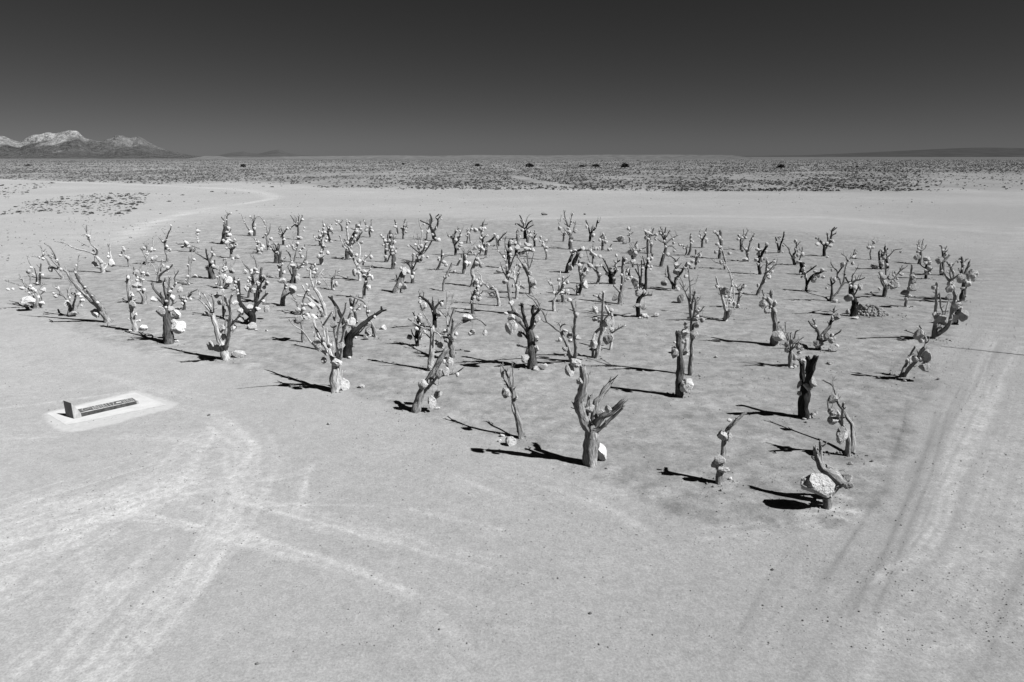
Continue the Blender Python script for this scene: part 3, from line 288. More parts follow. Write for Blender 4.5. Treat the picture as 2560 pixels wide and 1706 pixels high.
F|k|dark candelabra tree, last at the right rear|1.6 1.3 143,65 143,58 143,52;1.3 .6 143,52 139,48 136,45 135,43;1.3 .7 144,52 149,50 151,44 152,36 155,32;.7 .5 148,50 147,43 147,39;.6 .4 151,42 157,38;.6 .4 153,36 158,32;.9 .6 144,58 147,53|135,51,5,4 153,48,4,4 150,53,5,4 146,50,4,3 142,50,3,3 147,66,3,2g
F|k|dark stump touching the wide V tree, right|2.4 1.9 117,86 118,78 118,74|119,80,4,5 120,76,3,3
F|k|wide V tree with a stone-laden right arm|1.2 .8 122,105 123,98 122,90 121,84;1.4 1.1 123,98 127,91 132,86 138,84 142,82;.8 .6 121,85 127,81 134,76|131,92,6,7 142,89,5,4 118,89,4,3 133,83,5,3 141,81,4,4 122,88,3,5
"""
# ---------------------------------------------------------------- ground marks traced on the study sheet, put down on the ground as paths
def tl(ox, oy, s, pts): return [(ox+x/s, oy+y/s) for x, y in pts]
LL = (0, 1000, 1.838); RR = (1280, 1000, 1.838); WHOLE = (0, 0, .919)
# (pixel path, half width in metres, strength)
LIGHT = [
 (tl(*LL, [(-60,640),(0,610),(300,520),(600,440),(830,350),(1000,170)]), .28, .7),
 (tl(*LL, [(-60,520),(0,500),(350,400),(700,290),(960,190),(1010,130)]), .12, .7),
 (tl(*LL, [(-60,690),(0,650),(250,580),(550,500),(800,380),(960,280)]), .3, .7),
 (tl(*LL, [(-60,800),(0,760),(300,660),(520,560),(700,480),(900,400)]), .25, .75),
 (tl(*LL, [(-60,890),(0,850),(200,740),(400,630)]), .2, .5),
 (tl(*LL, [(380,1400),(430,1298),(600,1160),(750,980),(880,820),(980,700),(1050,580),(1110,440),(1150,330),(1160,210),(1080,130),(1010,90)]), .26, .95),
 (tl(*LL, [(20,1340),(100,1250),(300,1110),(500,880),(650,740),(780,640)]), .22, .5),
 (tl(*LL, [(400,560),(530,530),(700,530),(850,560),(1000,610),(1150,650),(1350,690),(1600,770),(1850,860),(2100,900)]), .14, .85),
 (tl(*LL, [(800,440),(900,480),(1050,540),(1250,660)]), .14, .7),
 (tl(*LL, [(850,370),(1100,440),(1350,510),(1600,570),(1750,610),(1950,670),(2250,740)]), .13, .7),
 (tl(*LL, [(1100,470),(1200,485),(1400,480),(1700,490)]), .08, .55),
 (tl(*LL, [(1420,300),(1400,340),(1380,460)]), .14, .55),
 (tl(*LL, [(850,470),(900,380),(940,330)]), .25, .5),
 (tl(*LL, [(560,400),(700,370),(900,380),(1050,410)]), .2, .4),
 (tl(*LL, [(870,320),(1050,280),(1160,240)]), .15, .45),
 (tl(*LL, [(1350,590),(1500,585),(1650,600)]), .1, .4),
 (tl(*LL, [(640,20),(800,40),(1000,70),(1090,140),(1160,240)]), .2, .35),
 (tl(*LL, [(400,1000),(420,820),(400,690)]), .2, .35),
 (tl(*LL, [(1850,900),(2000,1000),(2150,1160),(2200,1290)]), .15, .3),
 (tl(*LL, [(2080,350),(2200,400),(2353,470)]), .12, .45), (tl(*LL, [(1900,500),(2353,610)]), .1, .4),
 (tl(*WHOLE, [(-20,940),(120,925),(350,893)]), .10, .5), (tl(*WHOLE, [(190,845),(280,880),(400,905),(520,930)]), .12, .5),
 (tl(*WHOLE, [(-20,1175),(160,1150),(380,1110)]), .08, .5), (tl(*WHOLE, [(-20,1010),(140,1000)]), .1, .4),
 (tl(*WHOLE, [(280,1000),(420,1010),(560,1040)]), .1, .35),
 # fine crossing arcs in the left foreground
 (tl(*LL, [(-60,560),(200,500),(480,450),(760,300),(900,160)]), .1, .6), (tl(*LL, [(-60,720),(220,620),(560,470),(820,430),(1060,400),(1200,420)]), .14, .55),
 (tl(*LL, [(-60,980),(120,900),(330,760),(560,620),(760,560)]), .12, .5), (tl(*LL, [(300,1330),(480,1120),(620,980),(720,900),(860,760)]), .14, .55),
 (tl(*LL, [(180,1330),(420,1050),(560,900),(700,700)]), .1, .45), (tl(*LL, [(1000,610),(1100,640),(1240,680),(1400,740),(1500,800)]), .1, .5),
 (tl(*LL, [(1050,300),(1080,420),(1060,560),(980,720),(860,900),(640,1180)]), .16, .55), (tl(*LL, [(1240,160),(1260,330),(1180,520),(1020,730)]), .1, .35),
 (tl(*LL, [(700,760),(1000,700),(1300,560),(1500,430)]), .08, .3), (tl(*LL, [(-60,610),(330,480),(650,420),(1000,370),(1300,360),(1400,330)]), .1, .4),
 # right hand side
 (tl(*RR, [(2353,-60),(2300,120),(2220,330),(2160,520),(2100,760),(2000,1000),(1900,1300)]), .13, .5), (tl(*RR, [(2130,-40),(2050,170),(1960,380),(1880,600)]), .1, .45),
 (tl(*RR, [(2353,420),(2290,640),(2230,860),(2120,1100),(2000,1320)]), .16, .5), (tl(*WHOLE, [(2360,640),(2290,760),(2240,900),(2180,1060)]), .14, .6),
 (tl(*WHOLE, [(2360,760),(2300,880),(2230,1060)]), .14, .55), (tl(*WHOLE, [(2230,690),(2330,560),(2362,520)]), .25, .5),
 ([(2380,421.5),(2480,421),(2640,421.5)], 6, .9), ([(1500,420),(1800,420.5),(2200,421)], 5, .45), ([(2270,480),(2320,480.5)], .7, 1.6), ([(2150,452),(2300,461),(2420,478)], 3.5, .4),
 (tl(*RR, [(2230,-90),(2200,0),(2120,200),(2030,400),(1990,560),(1900,700),(1700,820)]), .17, .95),
 (tl(*RR, [(2400,60),(2353,200),(2290,500),(2200,800),(1950,1000),(1750,1298)]), .55, .45),
 (tl(*RR, [(0,360),(160,410),(420,480),(600,600),(750,740)]), .22, .4),
 (tl(*RR, [(1480,500),(1560,520),(1640,500)]), .3, .6), (tl(*RR, [(400,440),(560,450),(700,440)]), .3, .45),
 (tl(*RR, [(900,640),(1300,600),(1500,540)]), .2, .35),
 (tl(*RR, [(1560,250),(1640,245)]), .35, .5),
 # light bands behind the orchard
 (tl(*WHOLE, [(760,520),(1100,505),(1500,497),(1900,500),(2360,540)]), 1.6, .35),
 (tl(*WHOLE, [(-20,640),(60,632),(130,622)]), .5, .6),
 (tl(*WHOLE, [(1180,404),(1230,418),(1300,428)]), 3.5, .5),
]
ROADPX = [(-60,449),(0,450),(136,455),(374,463),(578,473),(646,480),(677,489),(687,493),(666,501),(578,514),(493,528),(425,545),(367,562),(325,585),(290,615)]
LIGHT.append((ROADPX, 1.1, .8))
LIGHT.append(([(x, y+ (1.2 if y > 495 else 0)) for x, y in ROADPX[:9]], 1.8, .4))
DARK = [
 (tl(*RR, [(1830,0),(1800,100),(1700,400),(1550,650),(1400,880),(1280,1100)]), .13, .8),
 (tl(*RR, [(2010,-60),(1950,50),(1850,350),(1700,700),(1560,980)]), .13, .8),
 (tl(*RR, [(1340,670),(1200,880),(1080,1080),(950,1250)]), .09, .8),
 (tl(*RR, [(2353,700),(2270,900),(2150,1150),(2060,1330)]), .2, .6),
 (tl(*RR, [(1700,700),(1500,1000),(1300,1330)]), .07, .5),
 (tl(*RR, [(1950,420),(1830,680),(1640,960)]), .08, .5),
 (tl(*WHOLE, [(2360,560),(2290,640),(2200,720),(2120,790),(2040,880)]), .16, .7),
 (tl(*WHOLE, [(2370,610),(2310,690),(2220,800),(2120,930)]), .16, .7),
 (tl(*WHOLE, [(2370,690),(2300,790),(2180,960),(2080,1100)]), .12, .6),
 (tl(*WHOLE, [(2330,560),(2240,650),(2130,740)]), .12, .5),
]
# soil dug up round the trunks (pixel centre, radius m, strength)
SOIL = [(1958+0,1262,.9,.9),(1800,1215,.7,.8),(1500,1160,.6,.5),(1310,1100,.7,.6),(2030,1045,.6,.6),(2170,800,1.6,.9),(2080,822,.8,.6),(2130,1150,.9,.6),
        (1985,985,.9,.3),(830,870,1.2,.4),(950,880,1.0,.4),(620,800,.8,.4),(2360,790,1.2,.3),(1660,1200,.5,.3),(2090,1155,.5,.5),(1650,1180,.6,.35)]
PALE = [(2100,1275,.8,.7),(2035,1290,.9,.5),(2130,1080,.6,.6),(1500,1165,.6,.5),(2270,990,.5,.4),(1240,940,.5,.5),(1820,1225,.6,.5),(1700,890,1.2,.35),(2280,770,.6,.6)]

def dist_path(X, Y, path, w): return dist_xy(X, Y, [gnd(*p)[:2] for p in path], w)
def dist_xy(X, Y, P, w):
    P = np.array(P); out = np.full(X.shape, 1e9)
    for a, b in zip(P[:-1], P[1:]):
        m = (X > min(a[0], b[0])-3*w) & (X < max(a[0], b[0])+3*w) & (Y > min(a[1], b[1])-3*w) & (Y < max(a[1], b[1])+3*w)
        if not m.any(): continue
        d = b-a; L = d@d+1e-9
        t = np.clip(((X[m]-a[0])*d[0]+(Y[m]-a[1])*d[1])/L, 0, 1)
        q = np.hypot(X[m]-a[0]-t*d[0], Y[m]-a[1]-t*d[1]); out[m] = np.minimum(out[m], q)
    return out
def vnoise(X, Y, sc, seed):              # smooth value noise
    r = np.random.RandomState(seed); T = r.rand(256, 256)
    x, y = X/sc+1000, Y/sc+1000; i, j = np.floor(x).astype(int), np.floor(y).astype(int); fx, fy = x-i, y-j
    fx, fy = fx*fx*(3-2*fx), fy*fy*(3-2*fy); i &= 255; j &= 255; i1, j1 = (i+1) & 255, (j+1) & 255
    return (T[i, j]*(1-fx)+T[i1, j]*fx)*(1-fy)+(T[i, j1]*(1-fx)+T[i1, j1]*fx)*fy
def fbm(X, Y, sc, seed, o=4):
    s = 0; a = 1; tot = 0
    for k in range(o): s = s+a*vnoise(X, Y, sc/2**k, seed+k); tot += a; a *= .5
    return s/tot
def in_poly(X, Y, poly):
    r = np.zeros(X.shape, bool); n = len(poly)
    for k in range(n):
        x1, y1 = poly[k]; x2, y2 = poly[(k+1) % n]
        c = ((y1 > Y) != (y2 > Y)) & (X < (x2-x1)*(Y-y1)/((y2-y1) or 1e-9)+x1); r ^= c
    return r
SCRUB_EDGE = [(-400,447),(0,450),(143,453),(400,460),(578,457),(748,461),(820,471),(1600,474),(1700,481),(2100,483),(2330,480),(2560,476),(3000,470)]
PATCH1 = [gnd(*p)[:2] for p in [(-120,466),(0,463),(143,455),(136,463),(44,490),(0,504),(-100,520)]]
PATCH2 = [gnd(*p)[:2] for p in [(-20,540),(7,530),(61,504),(204,487),(290,483),(377,483),(371,504),(323,536),(296,543),(170,536),(102,533)]]
ORCH = [gnd(*p)[:2] for p in [(0,700),(330,600),(560,540),(1100,545),(1700,560),(2300,600),(2480,680),(2400,800),(2330,950),(2200,1250),(1950,1330),(1550,1230),(1300,1130),(900,990),(500,910),(200,830)]]
edge_w = [gnd(*p)[:2] for p in SCRUB_EDGE]; EX = np.array([p[0]/p[1] for p in edge_w]); EY = np.array([p[1] for p in edge_w])
def scrub_edge(X, Y): return np.interp(X/np.maximum(Y, 1), EX, EY)

def height(X, Y):
    h = .05*(fbm(X, Y, 9, 3)-.5)+.006*(fbm(X, Y, .9, 9, 3)-.5)
    far = np.clip((Y-200)/2500, 0, 1)
    return h*np.clip(1.4-Y/250, 0, 1)+far*5*(fbm(X, Y, 900, 21)-.5)
xs = np.concatenate([-np.geomspace(22, 20000, 200)[::-1], np.linspace(-21.9, 21.9, 640), np.geomspace(22, 20000, 200)])
ys = np.concatenate([np.linspace(-60, 6, 20), np.geomspace(6.1, 60, 640), np.geomspace(60.3, 60000, 420)])
GX, GY = np.meshgrid(xs, ys); nx, ny = len(xs), len(ys)
ZZ = height(GX, GY)
light = np.zeros(GX.shape); dark = np.zeros(GX.shape)
rt = np.random.RandomState(91)
def strands(paths, A, n, keep):           # every wheel path is a bundle of narrower, uneven strands
    for p, w, s in paths:
        for k in range(n):
            off = rt.randn(2)*w*(1.1 if k else 0)*(1 if w < 1 else .3); wk = w*(.8 if k == 0 else rt.uniform(.12, .3))+.01; sk = s*(.26 if k == 0 else rt.uniform(.25, .75))
            q = [((gnd(*a)[0]+off[0]+rt.randn()*w*.3), (gnd(*a)[1]+off[1]+rt.randn()*w*.4)) for a in p]
            if k and len(q) > 3: i0 = rt.randint(0, 2); q = q[i0:len(q)-rt.randint(0, 2)]
            D_ = dist_xy(GX, GY, q, w); m_ = D_ < 3*w
            wob = 1+.9*(fbm(GX[m_], GY[m_], 1.2 if w < 1 else 12, 40+k)-.5)
            A[m_] = 1-(1-A[m_])*(1-sk*np.exp(-(D_[m_]*wob/wk)**2))
    return A
light = strands(LIGHT, light, 8, 1); dark = strands(DARK, dark, 4, 1)
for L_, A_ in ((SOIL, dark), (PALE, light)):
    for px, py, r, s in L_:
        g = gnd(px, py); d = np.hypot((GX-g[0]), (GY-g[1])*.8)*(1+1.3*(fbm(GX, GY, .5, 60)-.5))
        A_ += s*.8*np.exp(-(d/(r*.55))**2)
orch = in_poly(GX+3*(fbm(GX, GY, 5, 71)-.5), GY+3*(fbm(GX, GY, 5, 75)-.5), ORCH).astype(float)
for _ in range(6):
    orch = (orch+np.roll(orch, 1, 0)+np.roll(orch, -1, 0)+np.roll(orch, 1, 1)+np.roll(orch, -1, 1))/5
padc = [gnd(*p) for p in tl(80, 940, 5.8825, [(215,555),(1510,245),(1985,430),(500,730)])]
apron = [gnd(*p)[:2] for p in tl(80, 940, 5.8825, [(180,560),(300,520),(1500,225),(1700,260),(2150,420),(2000,500),(1600,590),(1240,700),(800,790),(560,835),(270,760),(210,640)])]
ap = in_poly(GX+.12*(fbm(GX, GY, .4, 81)-.5), GY+.2*(fbm(GX, GY, .4, 85)-.5), apron).astype(float)
ap = (ap*2+np.roll(ap, 1, 0)+np.roll(ap, -1, 0)+np.roll(ap, 1, 1)+np.roll(ap, -1, 1))/6
ruts = -.012*np.clip(dark, 0, 1)*np.clip(1.5-GY/40, 0, 1)
ZZ = ZZ+ruts-.006*np.clip(light, 0, 1)*(GY < 60)
# gentle swell so the ground stays level under the pad
padm = np.clip(1-np.hypot((GX-padc[0][0]-1.6)/2.4, (GY-padc[0][1]-.6)/2.6), 0, 1); ZZ = ZZ*(1-np.clip(padm*3, 0, 1))
co = np.stack([GX, GY, ZZ], -1).reshape(-1, 3)
me = bpy.data.meshes.new('ground'); me.vertices.add(nx*ny); me.vertices.foreach_set('co', co.astype('f').ravel())
I = (np.arange(ny-1)[:, None]*nx+np.arange(nx-1)[None]).ravel(); Q = np.stack([I, I+1, I+nx+1, I+nx], -1).ravel()
me.loops.add(len(Q)); me.loops.foreach_set('vertex_index', Q.astype('i')); me.polygons.add(len(I))
me.polygons.foreach_set('loop_start', np.arange(0, len(Q), 4, dtype='i')); me.polygons.foreach_set('loop_total', np.full(len(I), 4, 'i'))
me.polygons.foreach_set('use_smooth', np.ones(len(I), bool)); me.update(calc_edges=True)
for nm, A in (('far', np.clip((GY-700)/1300, 0, 1)), ('light', light), ('dark', dark), ('orchard', orch), ('apron', ap), ('scrub', np.clip((GY-scrub_edge(GX, GY)+26*(fbm(GX, GY, 12, 95)-.5)+8)/34, 0, 1)*(1-.45*np.clip((GX/np.maximum(GY, 1)-.52)/.1, 0, 1)*np.clip((380-GY)/80, 0, 1)))):
    at = me.attributes.new(nm, 'FLOAT', 'POINT'); at.data.foreach_set('value', np.clip(A, 0, 1).astype('f').ravel())
g = NT('desert_ground'); g.b.inputs['Diffuse Roughness'].default_value = .4; ob = g.node('ShaderNodeTexCoord').outputs['Object']
big = g.noise(ob, .035, 4); mid = g.noise(ob, .45, 5, .6); fine = g.noise(ob, 6, 5, .7); grit = g.noise(ob, 22, 4, .8)
stretch = g.noise(g.mapping(ob, (.25, 1.3, 1)), .8, 4, .6)
base = g.math('ADD', g.math('MULTIPLY', big, .45), g.math('ADD', g.math('MULTIPLY', mid, .3), g.math('MULTIPLY', stretch, .06)))
v = g.map(base, .36, .62, .190, .246)
patch = g.noise(ob, 1.7, 6, .72); lt = g.math('MULTIPLY', g.attr('light'), g.map(g.math('ADD', patch, fine), .75, 1.2, .45, 1.3), True)
v = g.math('ADD', v, g.math('MULTIPLY', lt, .075))
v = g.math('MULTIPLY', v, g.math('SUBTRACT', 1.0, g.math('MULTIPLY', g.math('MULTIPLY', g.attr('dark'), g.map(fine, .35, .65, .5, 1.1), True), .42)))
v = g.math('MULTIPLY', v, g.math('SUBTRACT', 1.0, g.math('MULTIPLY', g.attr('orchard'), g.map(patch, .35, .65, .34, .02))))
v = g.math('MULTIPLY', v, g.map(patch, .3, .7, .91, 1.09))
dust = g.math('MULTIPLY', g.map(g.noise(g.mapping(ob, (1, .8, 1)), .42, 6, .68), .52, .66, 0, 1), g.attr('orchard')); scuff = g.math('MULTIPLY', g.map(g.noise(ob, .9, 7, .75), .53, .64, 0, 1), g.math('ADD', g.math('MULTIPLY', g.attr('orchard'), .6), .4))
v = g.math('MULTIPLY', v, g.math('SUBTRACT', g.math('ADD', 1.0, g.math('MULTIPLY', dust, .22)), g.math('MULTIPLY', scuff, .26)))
v = g.math('MULTIPLY', v, g.math('SUBTRACT', 1.0, g.math('MULTIPLY', g.attr('scrub'), g.map(g.noise(g.mapping(ob, (.02, .004, 1)), 3, 5, .7), .4, .62, .20, .50))))
v = g.math('MULTIPLY', v, g.math('SUBTRACT', 1.0, g.math('MULTIPLY', g.attr('far'), .45)))
v = g.math('MULTIPLY', v, g.map(fine, .25, .75, .85, 1.15))
v = g.math('MULTIPLY', v, g.map(grit, .3, .7, .75, 1.25))
pb = g.node('ShaderNodeTexVoronoi'); pb.inputs['Scale'].default_value = 9; g.l.new(ob, pb.inputs['Vector'])
dk = g.math('MULTIPLY', g.map(pb.outputs['Distance'], .10, .16, 1, 0), g.map(g.noise(ob, 2.1, 2), .52, .62, 0, 1))
v = g.math('MULTIPLY', v, g.math('SUBTRACT', 1.0, g.math('MULTIPLY', dk, .35)))
v = g.math('ADD', g.math('MULTIPLY', v, g.math('SUBTRACT', 1.0, g.attr('apron'))), g.math('MULTIPLY', g.attr('apron'), g.map(fine, .3, .7, .235, .285)))
g.bump(g.math('ADD', g.math('MULTIPLY', fine, .25), g.math('ADD', g.math('MULTIPLY', grit, .55), g.math('MULTIPLY', pb.outputs['Distance'], -.15))), .55, .03)
g.col(v)
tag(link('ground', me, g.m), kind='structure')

# ---------------------------------------------------------------- mountains and far hills
def terrain(name, x0, x1, y0, y1, nx, ny, fn, mat):
    X, Y = np.meshgrid(np.linspace(x0, x1, nx), np.linspace(y0, y1, ny)); Z, L = fn(X, Y)
    me = bpy.data.meshes.new(name); me.vertices.add(nx*ny); me.vertices.foreach_set('co', np.stack([X, Y, Z], -1).astype('f').ravel())
    I = (np.arange(ny-1)[:, None]*nx+np.arange(nx-1)[None]).ravel(); Q = np.stack([I, I+1, I+nx+1, I+nx], -1).ravel()
    me.loops.add(len(Q)); me.loops.foreach_set('vertex_index', Q.astype('i')); me.polygons.add(len(I))
    me.polygons.foreach_set('loop_start', np.arange(0, len(Q), 4, dtype='i')); me.polygons.foreach_set('loop_total', np.full(len(I), 4, 'i'))
    me.polygons.foreach_set('use_smooth', np.ones(len(I), bool)); me.update(calc_edges=True)
    at = me.attributes.new('bare', 'FLOAT', 'POINT'); at.data.foreach_set('value', np.clip(L, 0, 1).astype('f').ravel())
    return tag(link(name, me, mat), kind='structure')
def ridge(prof, Yc, s=2.941, oy=300, ox=0):
    P = [(ox+x/s, oy+y/s) for x, y in prof]
    X = np.array([(p[0]-1280)/FPX*Yc/CT*1.0 for p in P]); Z = np.array([atY(p[0], p[1], Yc).z for p in P]); X = np.array([atY(p[0], p[1], Yc).x for p in P])
    return X, Z
YC = 3600.
mx, mz = ridge([(-900,200),(-500,140),(-250,150),(-100,120),(0,118),(40,122),(100,145),(145,160),(180,140),(230,115),(300,108),(350,92),(400,98),(440,88),(490,75),(510,70),(570,80),(600,115),(630,135),(700,155),(730,160),(770,150),(820,135),(850,112),(900,112),(950,130),(1020,115),(1060,140),(1110,170),(1170,200),(1240,225),(1330,245),(1450,265),(1560,279),(1700,290)], YC)
wx = np.array([0, 1.]);
def mount(X, Y):
    k = Y/YC; Xr = X/k*1.0
    jag = fbm(Xr, Xr*0, 60, 171, 5)-.5; crest = np.interp(Xr, mx, mz)*(1+.09*jag*np.clip(np.interp(Xr, mx, mz)/60, 0, 1))-2
    t = (Y-2500)/(YC-2500); bk = (Y-YC)/1000
    rg = 1-np.abs(2*fbm(X*1.0, Y*.55, 190, 101, 5)-1)
    rg2 = 1-np.abs(2*fbm(X, Y*.7, 70, 131, 4)-1)
    prof = np.where(Y < YC, np.clip(t, 0, 1)**1.9, np.clip(1-bk, 0, 1)**1.3)
    w = 1-np.clip(1-np.abs(Y-YC)/25, 0, 1)
    Z = crest*prof*(1+w*(1.0*(rg-.70)+.4*(rg2-.70)))
    Z = np.minimum(Z, crest*np.clip(np.where(Y < YC, (H+(crest-H)*(Y/YC))/np.maximum(crest, 1), 1.0), 0, 1))
    Z = Z+1.5*(rg2-.5)*np.clip(t*4, 0, 1)-3*(1-np.clip(t*8, 0, 1))
    px = Xr                                     # paler rock towards the two main summits
    def bmp(a, c, w): return np.exp(-((px-np.interp(a, [0, 1], [0, 1])*0-c)/w)**2)
    c1 = atY(172, 330, YC).x; c2 = atY(305, 340, YC).x; c0 = atY(-10, 350, YC).x
    c3 = atY(110, 340, YC).x; want = 1.2*np.exp(-((px-c1)/95)**2)+.8*np.exp(-((px-c3)/130)**2)+.42*np.exp(-((px-c2)/130)**2)+.6*np.exp(-((px-c0)/200)**2)
    hh = Z/np.maximum(crest, 5)
    L = want*np.clip((hh-.60+.12*want+.9*(fbm(X, Y*.4, 90, 151, 6)-.5))*4, 0, 1)
    return Z, L
mt = NT('mountain_rock'); ob = mt.node('ShaderNodeTexCoord').outputs['Object']
n1 = mt.noise(ob, .012, 6, .65); n2 = mt.noise(ob, .06, 5, .7)
bare = mt.attr('bare')
rock = mt.map(mt.math('ADD', mt.noise(mt.mapping(ob, (1, 1, .2)), .035, 6, .75), n2), .78, 1.22, .10, .40); veg = mt.map(mt.math('ADD', n1, n2), .75, 1.25, .045, .12)
vv = mt.math('ADD', mt.math('MULTIPLY', rock, bare), mt.math('MULTIPLY', veg, mt.math('SUBTRACT', 1.0, bare)))
n3 = mt.noise(mt.mapping(ob, (1, 1, .25)), .028, 6, .75); mt.bump(mt.math('ADD', n2, mt.math('ADD', mt.math('MULTIPLY', n1, 2.0), mt.math('MULTIPLY', n3, 2.0))), 1.0, 26.0); mt.col(vv)
terrain('mountain_range', -7200, -1100, 2450, 4700, 760, 300, mount, mt.m)
hm = NT('far_hill_soil'); ob = hm.node('ShaderNodeTexCoord').outputs['Object']
hm.col(hm.map(hm.noise(ob, .004, 6, .7), .35, .65, .030, .045))
YH = 9000.
hx, hz = ridge([(0,121),(400,123),(700,122),(1000,118),(1250,108),(1500,95),(1700,86),(1900,76),(2050,71),(2200,71),(2353,75),(2700,90),(3200,110),(3600,128)], YH, 2.451, 340, 1600)
def hills(X, Y):
    crest = np.maximum(np.interp(X*YH/Y, hx, hz), 0); t = 1-np.abs(Y-YH)/1800
    rg = fbm(X, Y, 700, 201, 5)
    w = 1-np.clip(1-np.abs(Y-YH)/250, 0, 1)
    return np.minimum(crest*np.clip(t, 0, 1)**.8*(1+w*.35*(rg-.6)), H+(crest-H)*Y/YH+0*X)-2, rg*0
terrain('far_hills', 1500, 14500, 7200, 10800, 420, 90, hills, hm.m)
h2x, h2z = ridge([(1380,262),(1480,268),(1600,262),(1700,240),(1790,232),(1850,245),(1900,248),(2000,225),(2050,215),(2110,240),(2200,258),(2400,266),(2600,262),(2700,268),(2900,268),(3100,272),(3250,262),(3320,258),(3400,268),(3600,275)], YH)
def hills2(X, Y):
    crest = np.maximum(np.interp(X*YH/Y, h2x, h2z, 0, 0), 0); t = 1-np.abs(Y-YH)/1200
    return crest*np.clip(t, 0, 1)**.8-2, X*0
terrain('low_hills', -4900, -600, 7900, 10100, 300, 50, hills2, hm.m)
bl = NT('bluff_soil'); ob = bl.node('ShaderNodeTexCoord').outputs['Object']; bl.col(bl.map(bl.noise(ob, .03, 6, .7), .35, .65, .05, .10))
b1x, b1z = ridge([(1200,296),(1430,280),(1500,266),(1620,266),(1680,278),(1800,283),(2000,276),(2200,268),(2500,266),(2800,262),(3200,266),(3500,258),(4000,262),(4600,258),(5200,256),(5600,262),(5900,275)], 2600.)
def bluff(X, Y):
    crest = np.interp(X*2600/Y, b1x, b1z, -3, -3); t = np.clip((Y-2250)/350, 0, 1)*np.clip((3400-Y)/700, 0, 1)
    return (crest+3)*t**.7*(1+.25*(fbm(X, Y, 120, 301)-.5))-3, X*0
terrain('low_bluff', -1600, 800, 2200, 3450, 500, 60, bluff, bl.m)

# ---------------------------------------------------------------- scrub on the plain
SC = NT('scrub_leaf'); SC.col(SC.map(SC.noise(SC.node('ShaderNodeTexCoord').outputs['Object'], 1.7, 2), .35, .65, .055, .16))
BUSH = NT('dark_bush_leaf'); BUSH.col(BUSH.map(BUSH.noise(BUSH.node('ShaderNodeTexCoord').outputs['Object'], 2.5, 2), .35, .65, .012, .045))
def tufts(C, R, nb, seed):                 # C (n,3) centres, R (n,) radii -> blades radiating from each foot
    r = np.random.RandomState(seed); n = len(C)
    az = r.rand(n, nb)*2*np.pi; el = .15+r.rand(n, nb)*1.25; L = (.55+.6*r.rand(n, nb))*R[:, None]
    d = np.stack([np.cos(az)*np.cos(el), np.sin(az)*np.cos(el), np.sin(el)*.72], -1)
    off = (r.rand(n, nb, 3)-.5)*R[:, None, None]*.7; off[..., 2] = np.abs(off[..., 2])*.3
    side = np.cross(d, np.stack([r.randn(n, nb), r.randn(n, nb), r.randn(n, nb)], -1)); side /= np.linalg.norm(side, axis=-1, keepdims=True)
    w = (.13+.14*r.rand(n, nb))[..., None]*R[:, None, None]
    b = C[:, None]+off; tip = b+d*L[..., None]; m = b+d*L[..., None]*.55
    V = np.stack([b, m+side*w, tip, m-side*w], 2).reshape(-1, 3)
    k = np.arange(n*nb)[:, None]*4
    return V, np.concatenate([k+0, k+1, k+2, k+3], 1)
def quad_mesh(name, V, Q):
    me = bpy.data.meshes.new(name); me.vertices.add(len(V)); me.vertices.foreach_set('co', V.astype('f').ravel())
    me.loops.add(Q.size); me.loops.foreach_set('vertex_index', Q.astype('i').ravel()); me.polygons.add(len(Q))
    me.polygons.foreach_set('loop_start', np.arange(0, Q.size, 4, dtype='i')); me.polygons.foreach_set('loop_total', np.full(len(Q), 4, 'i')); me.update(calc_edges=True)
    return me
r = np.random.RandomState(5); N = 300000
py_ = r.rand(N); Yc = 165*(1700/165)**(py_**1.35); Xc = (r.rand(N)*2-1)*(.86*Yc+10)
keep = Yc > scrub_edge(Xc, Yc)+r.rand(N)**2.2*48-7
dens = fbm(Xc, Yc, 45, 401); dens2 = fbm(Xc, Yc, 10, 411, 3)
keep &= r.rand(N) < np.clip((dens*.75+dens2*.7-.50)*3.4, .04, 1)
right = np.clip((Xc/Yc-.50)/.12, 0, 1)*np.clip((420-Yc)/80, 0, 1); keep &= r.rand(N) > right*.86   # opens up towards the right
prob = np.clip(Yc*Yc/(400*400), .5, 1)*.52; keep &= r.rand(N) < prob*(1-.3*np.clip((Yc-700)/900, 0, 1))
for p_, w_ in ((tl(*WHOLE, [(1180,404),(1230,418),(1300,428)]), 3.2),): keep &= dist_path(Xc, Yc, p_, w_) > w_
keep &= dist_path(Xc, Yc, ROADPX[:8], 3) > 3.5
Xc, Yc = Xc[keep], Yc[keep]; print('plain shrubs', len(Xc))
Rr = (.22+.5*r.rand(len(Xc))**3)*(1+np.clip((Yc-300)/900, 0, 1.0))
V, Q = tufts(np.stack([Xc, Yc, height(Xc, Yc)-.02], -1), Rr, 12, 6)
tag(link('desert_scrub', quad_mesh('desert_scrub', V, Q), SC.m), 'low dark scrub covering the plain behind the stone orchard', 'scrub', kind='stuff')
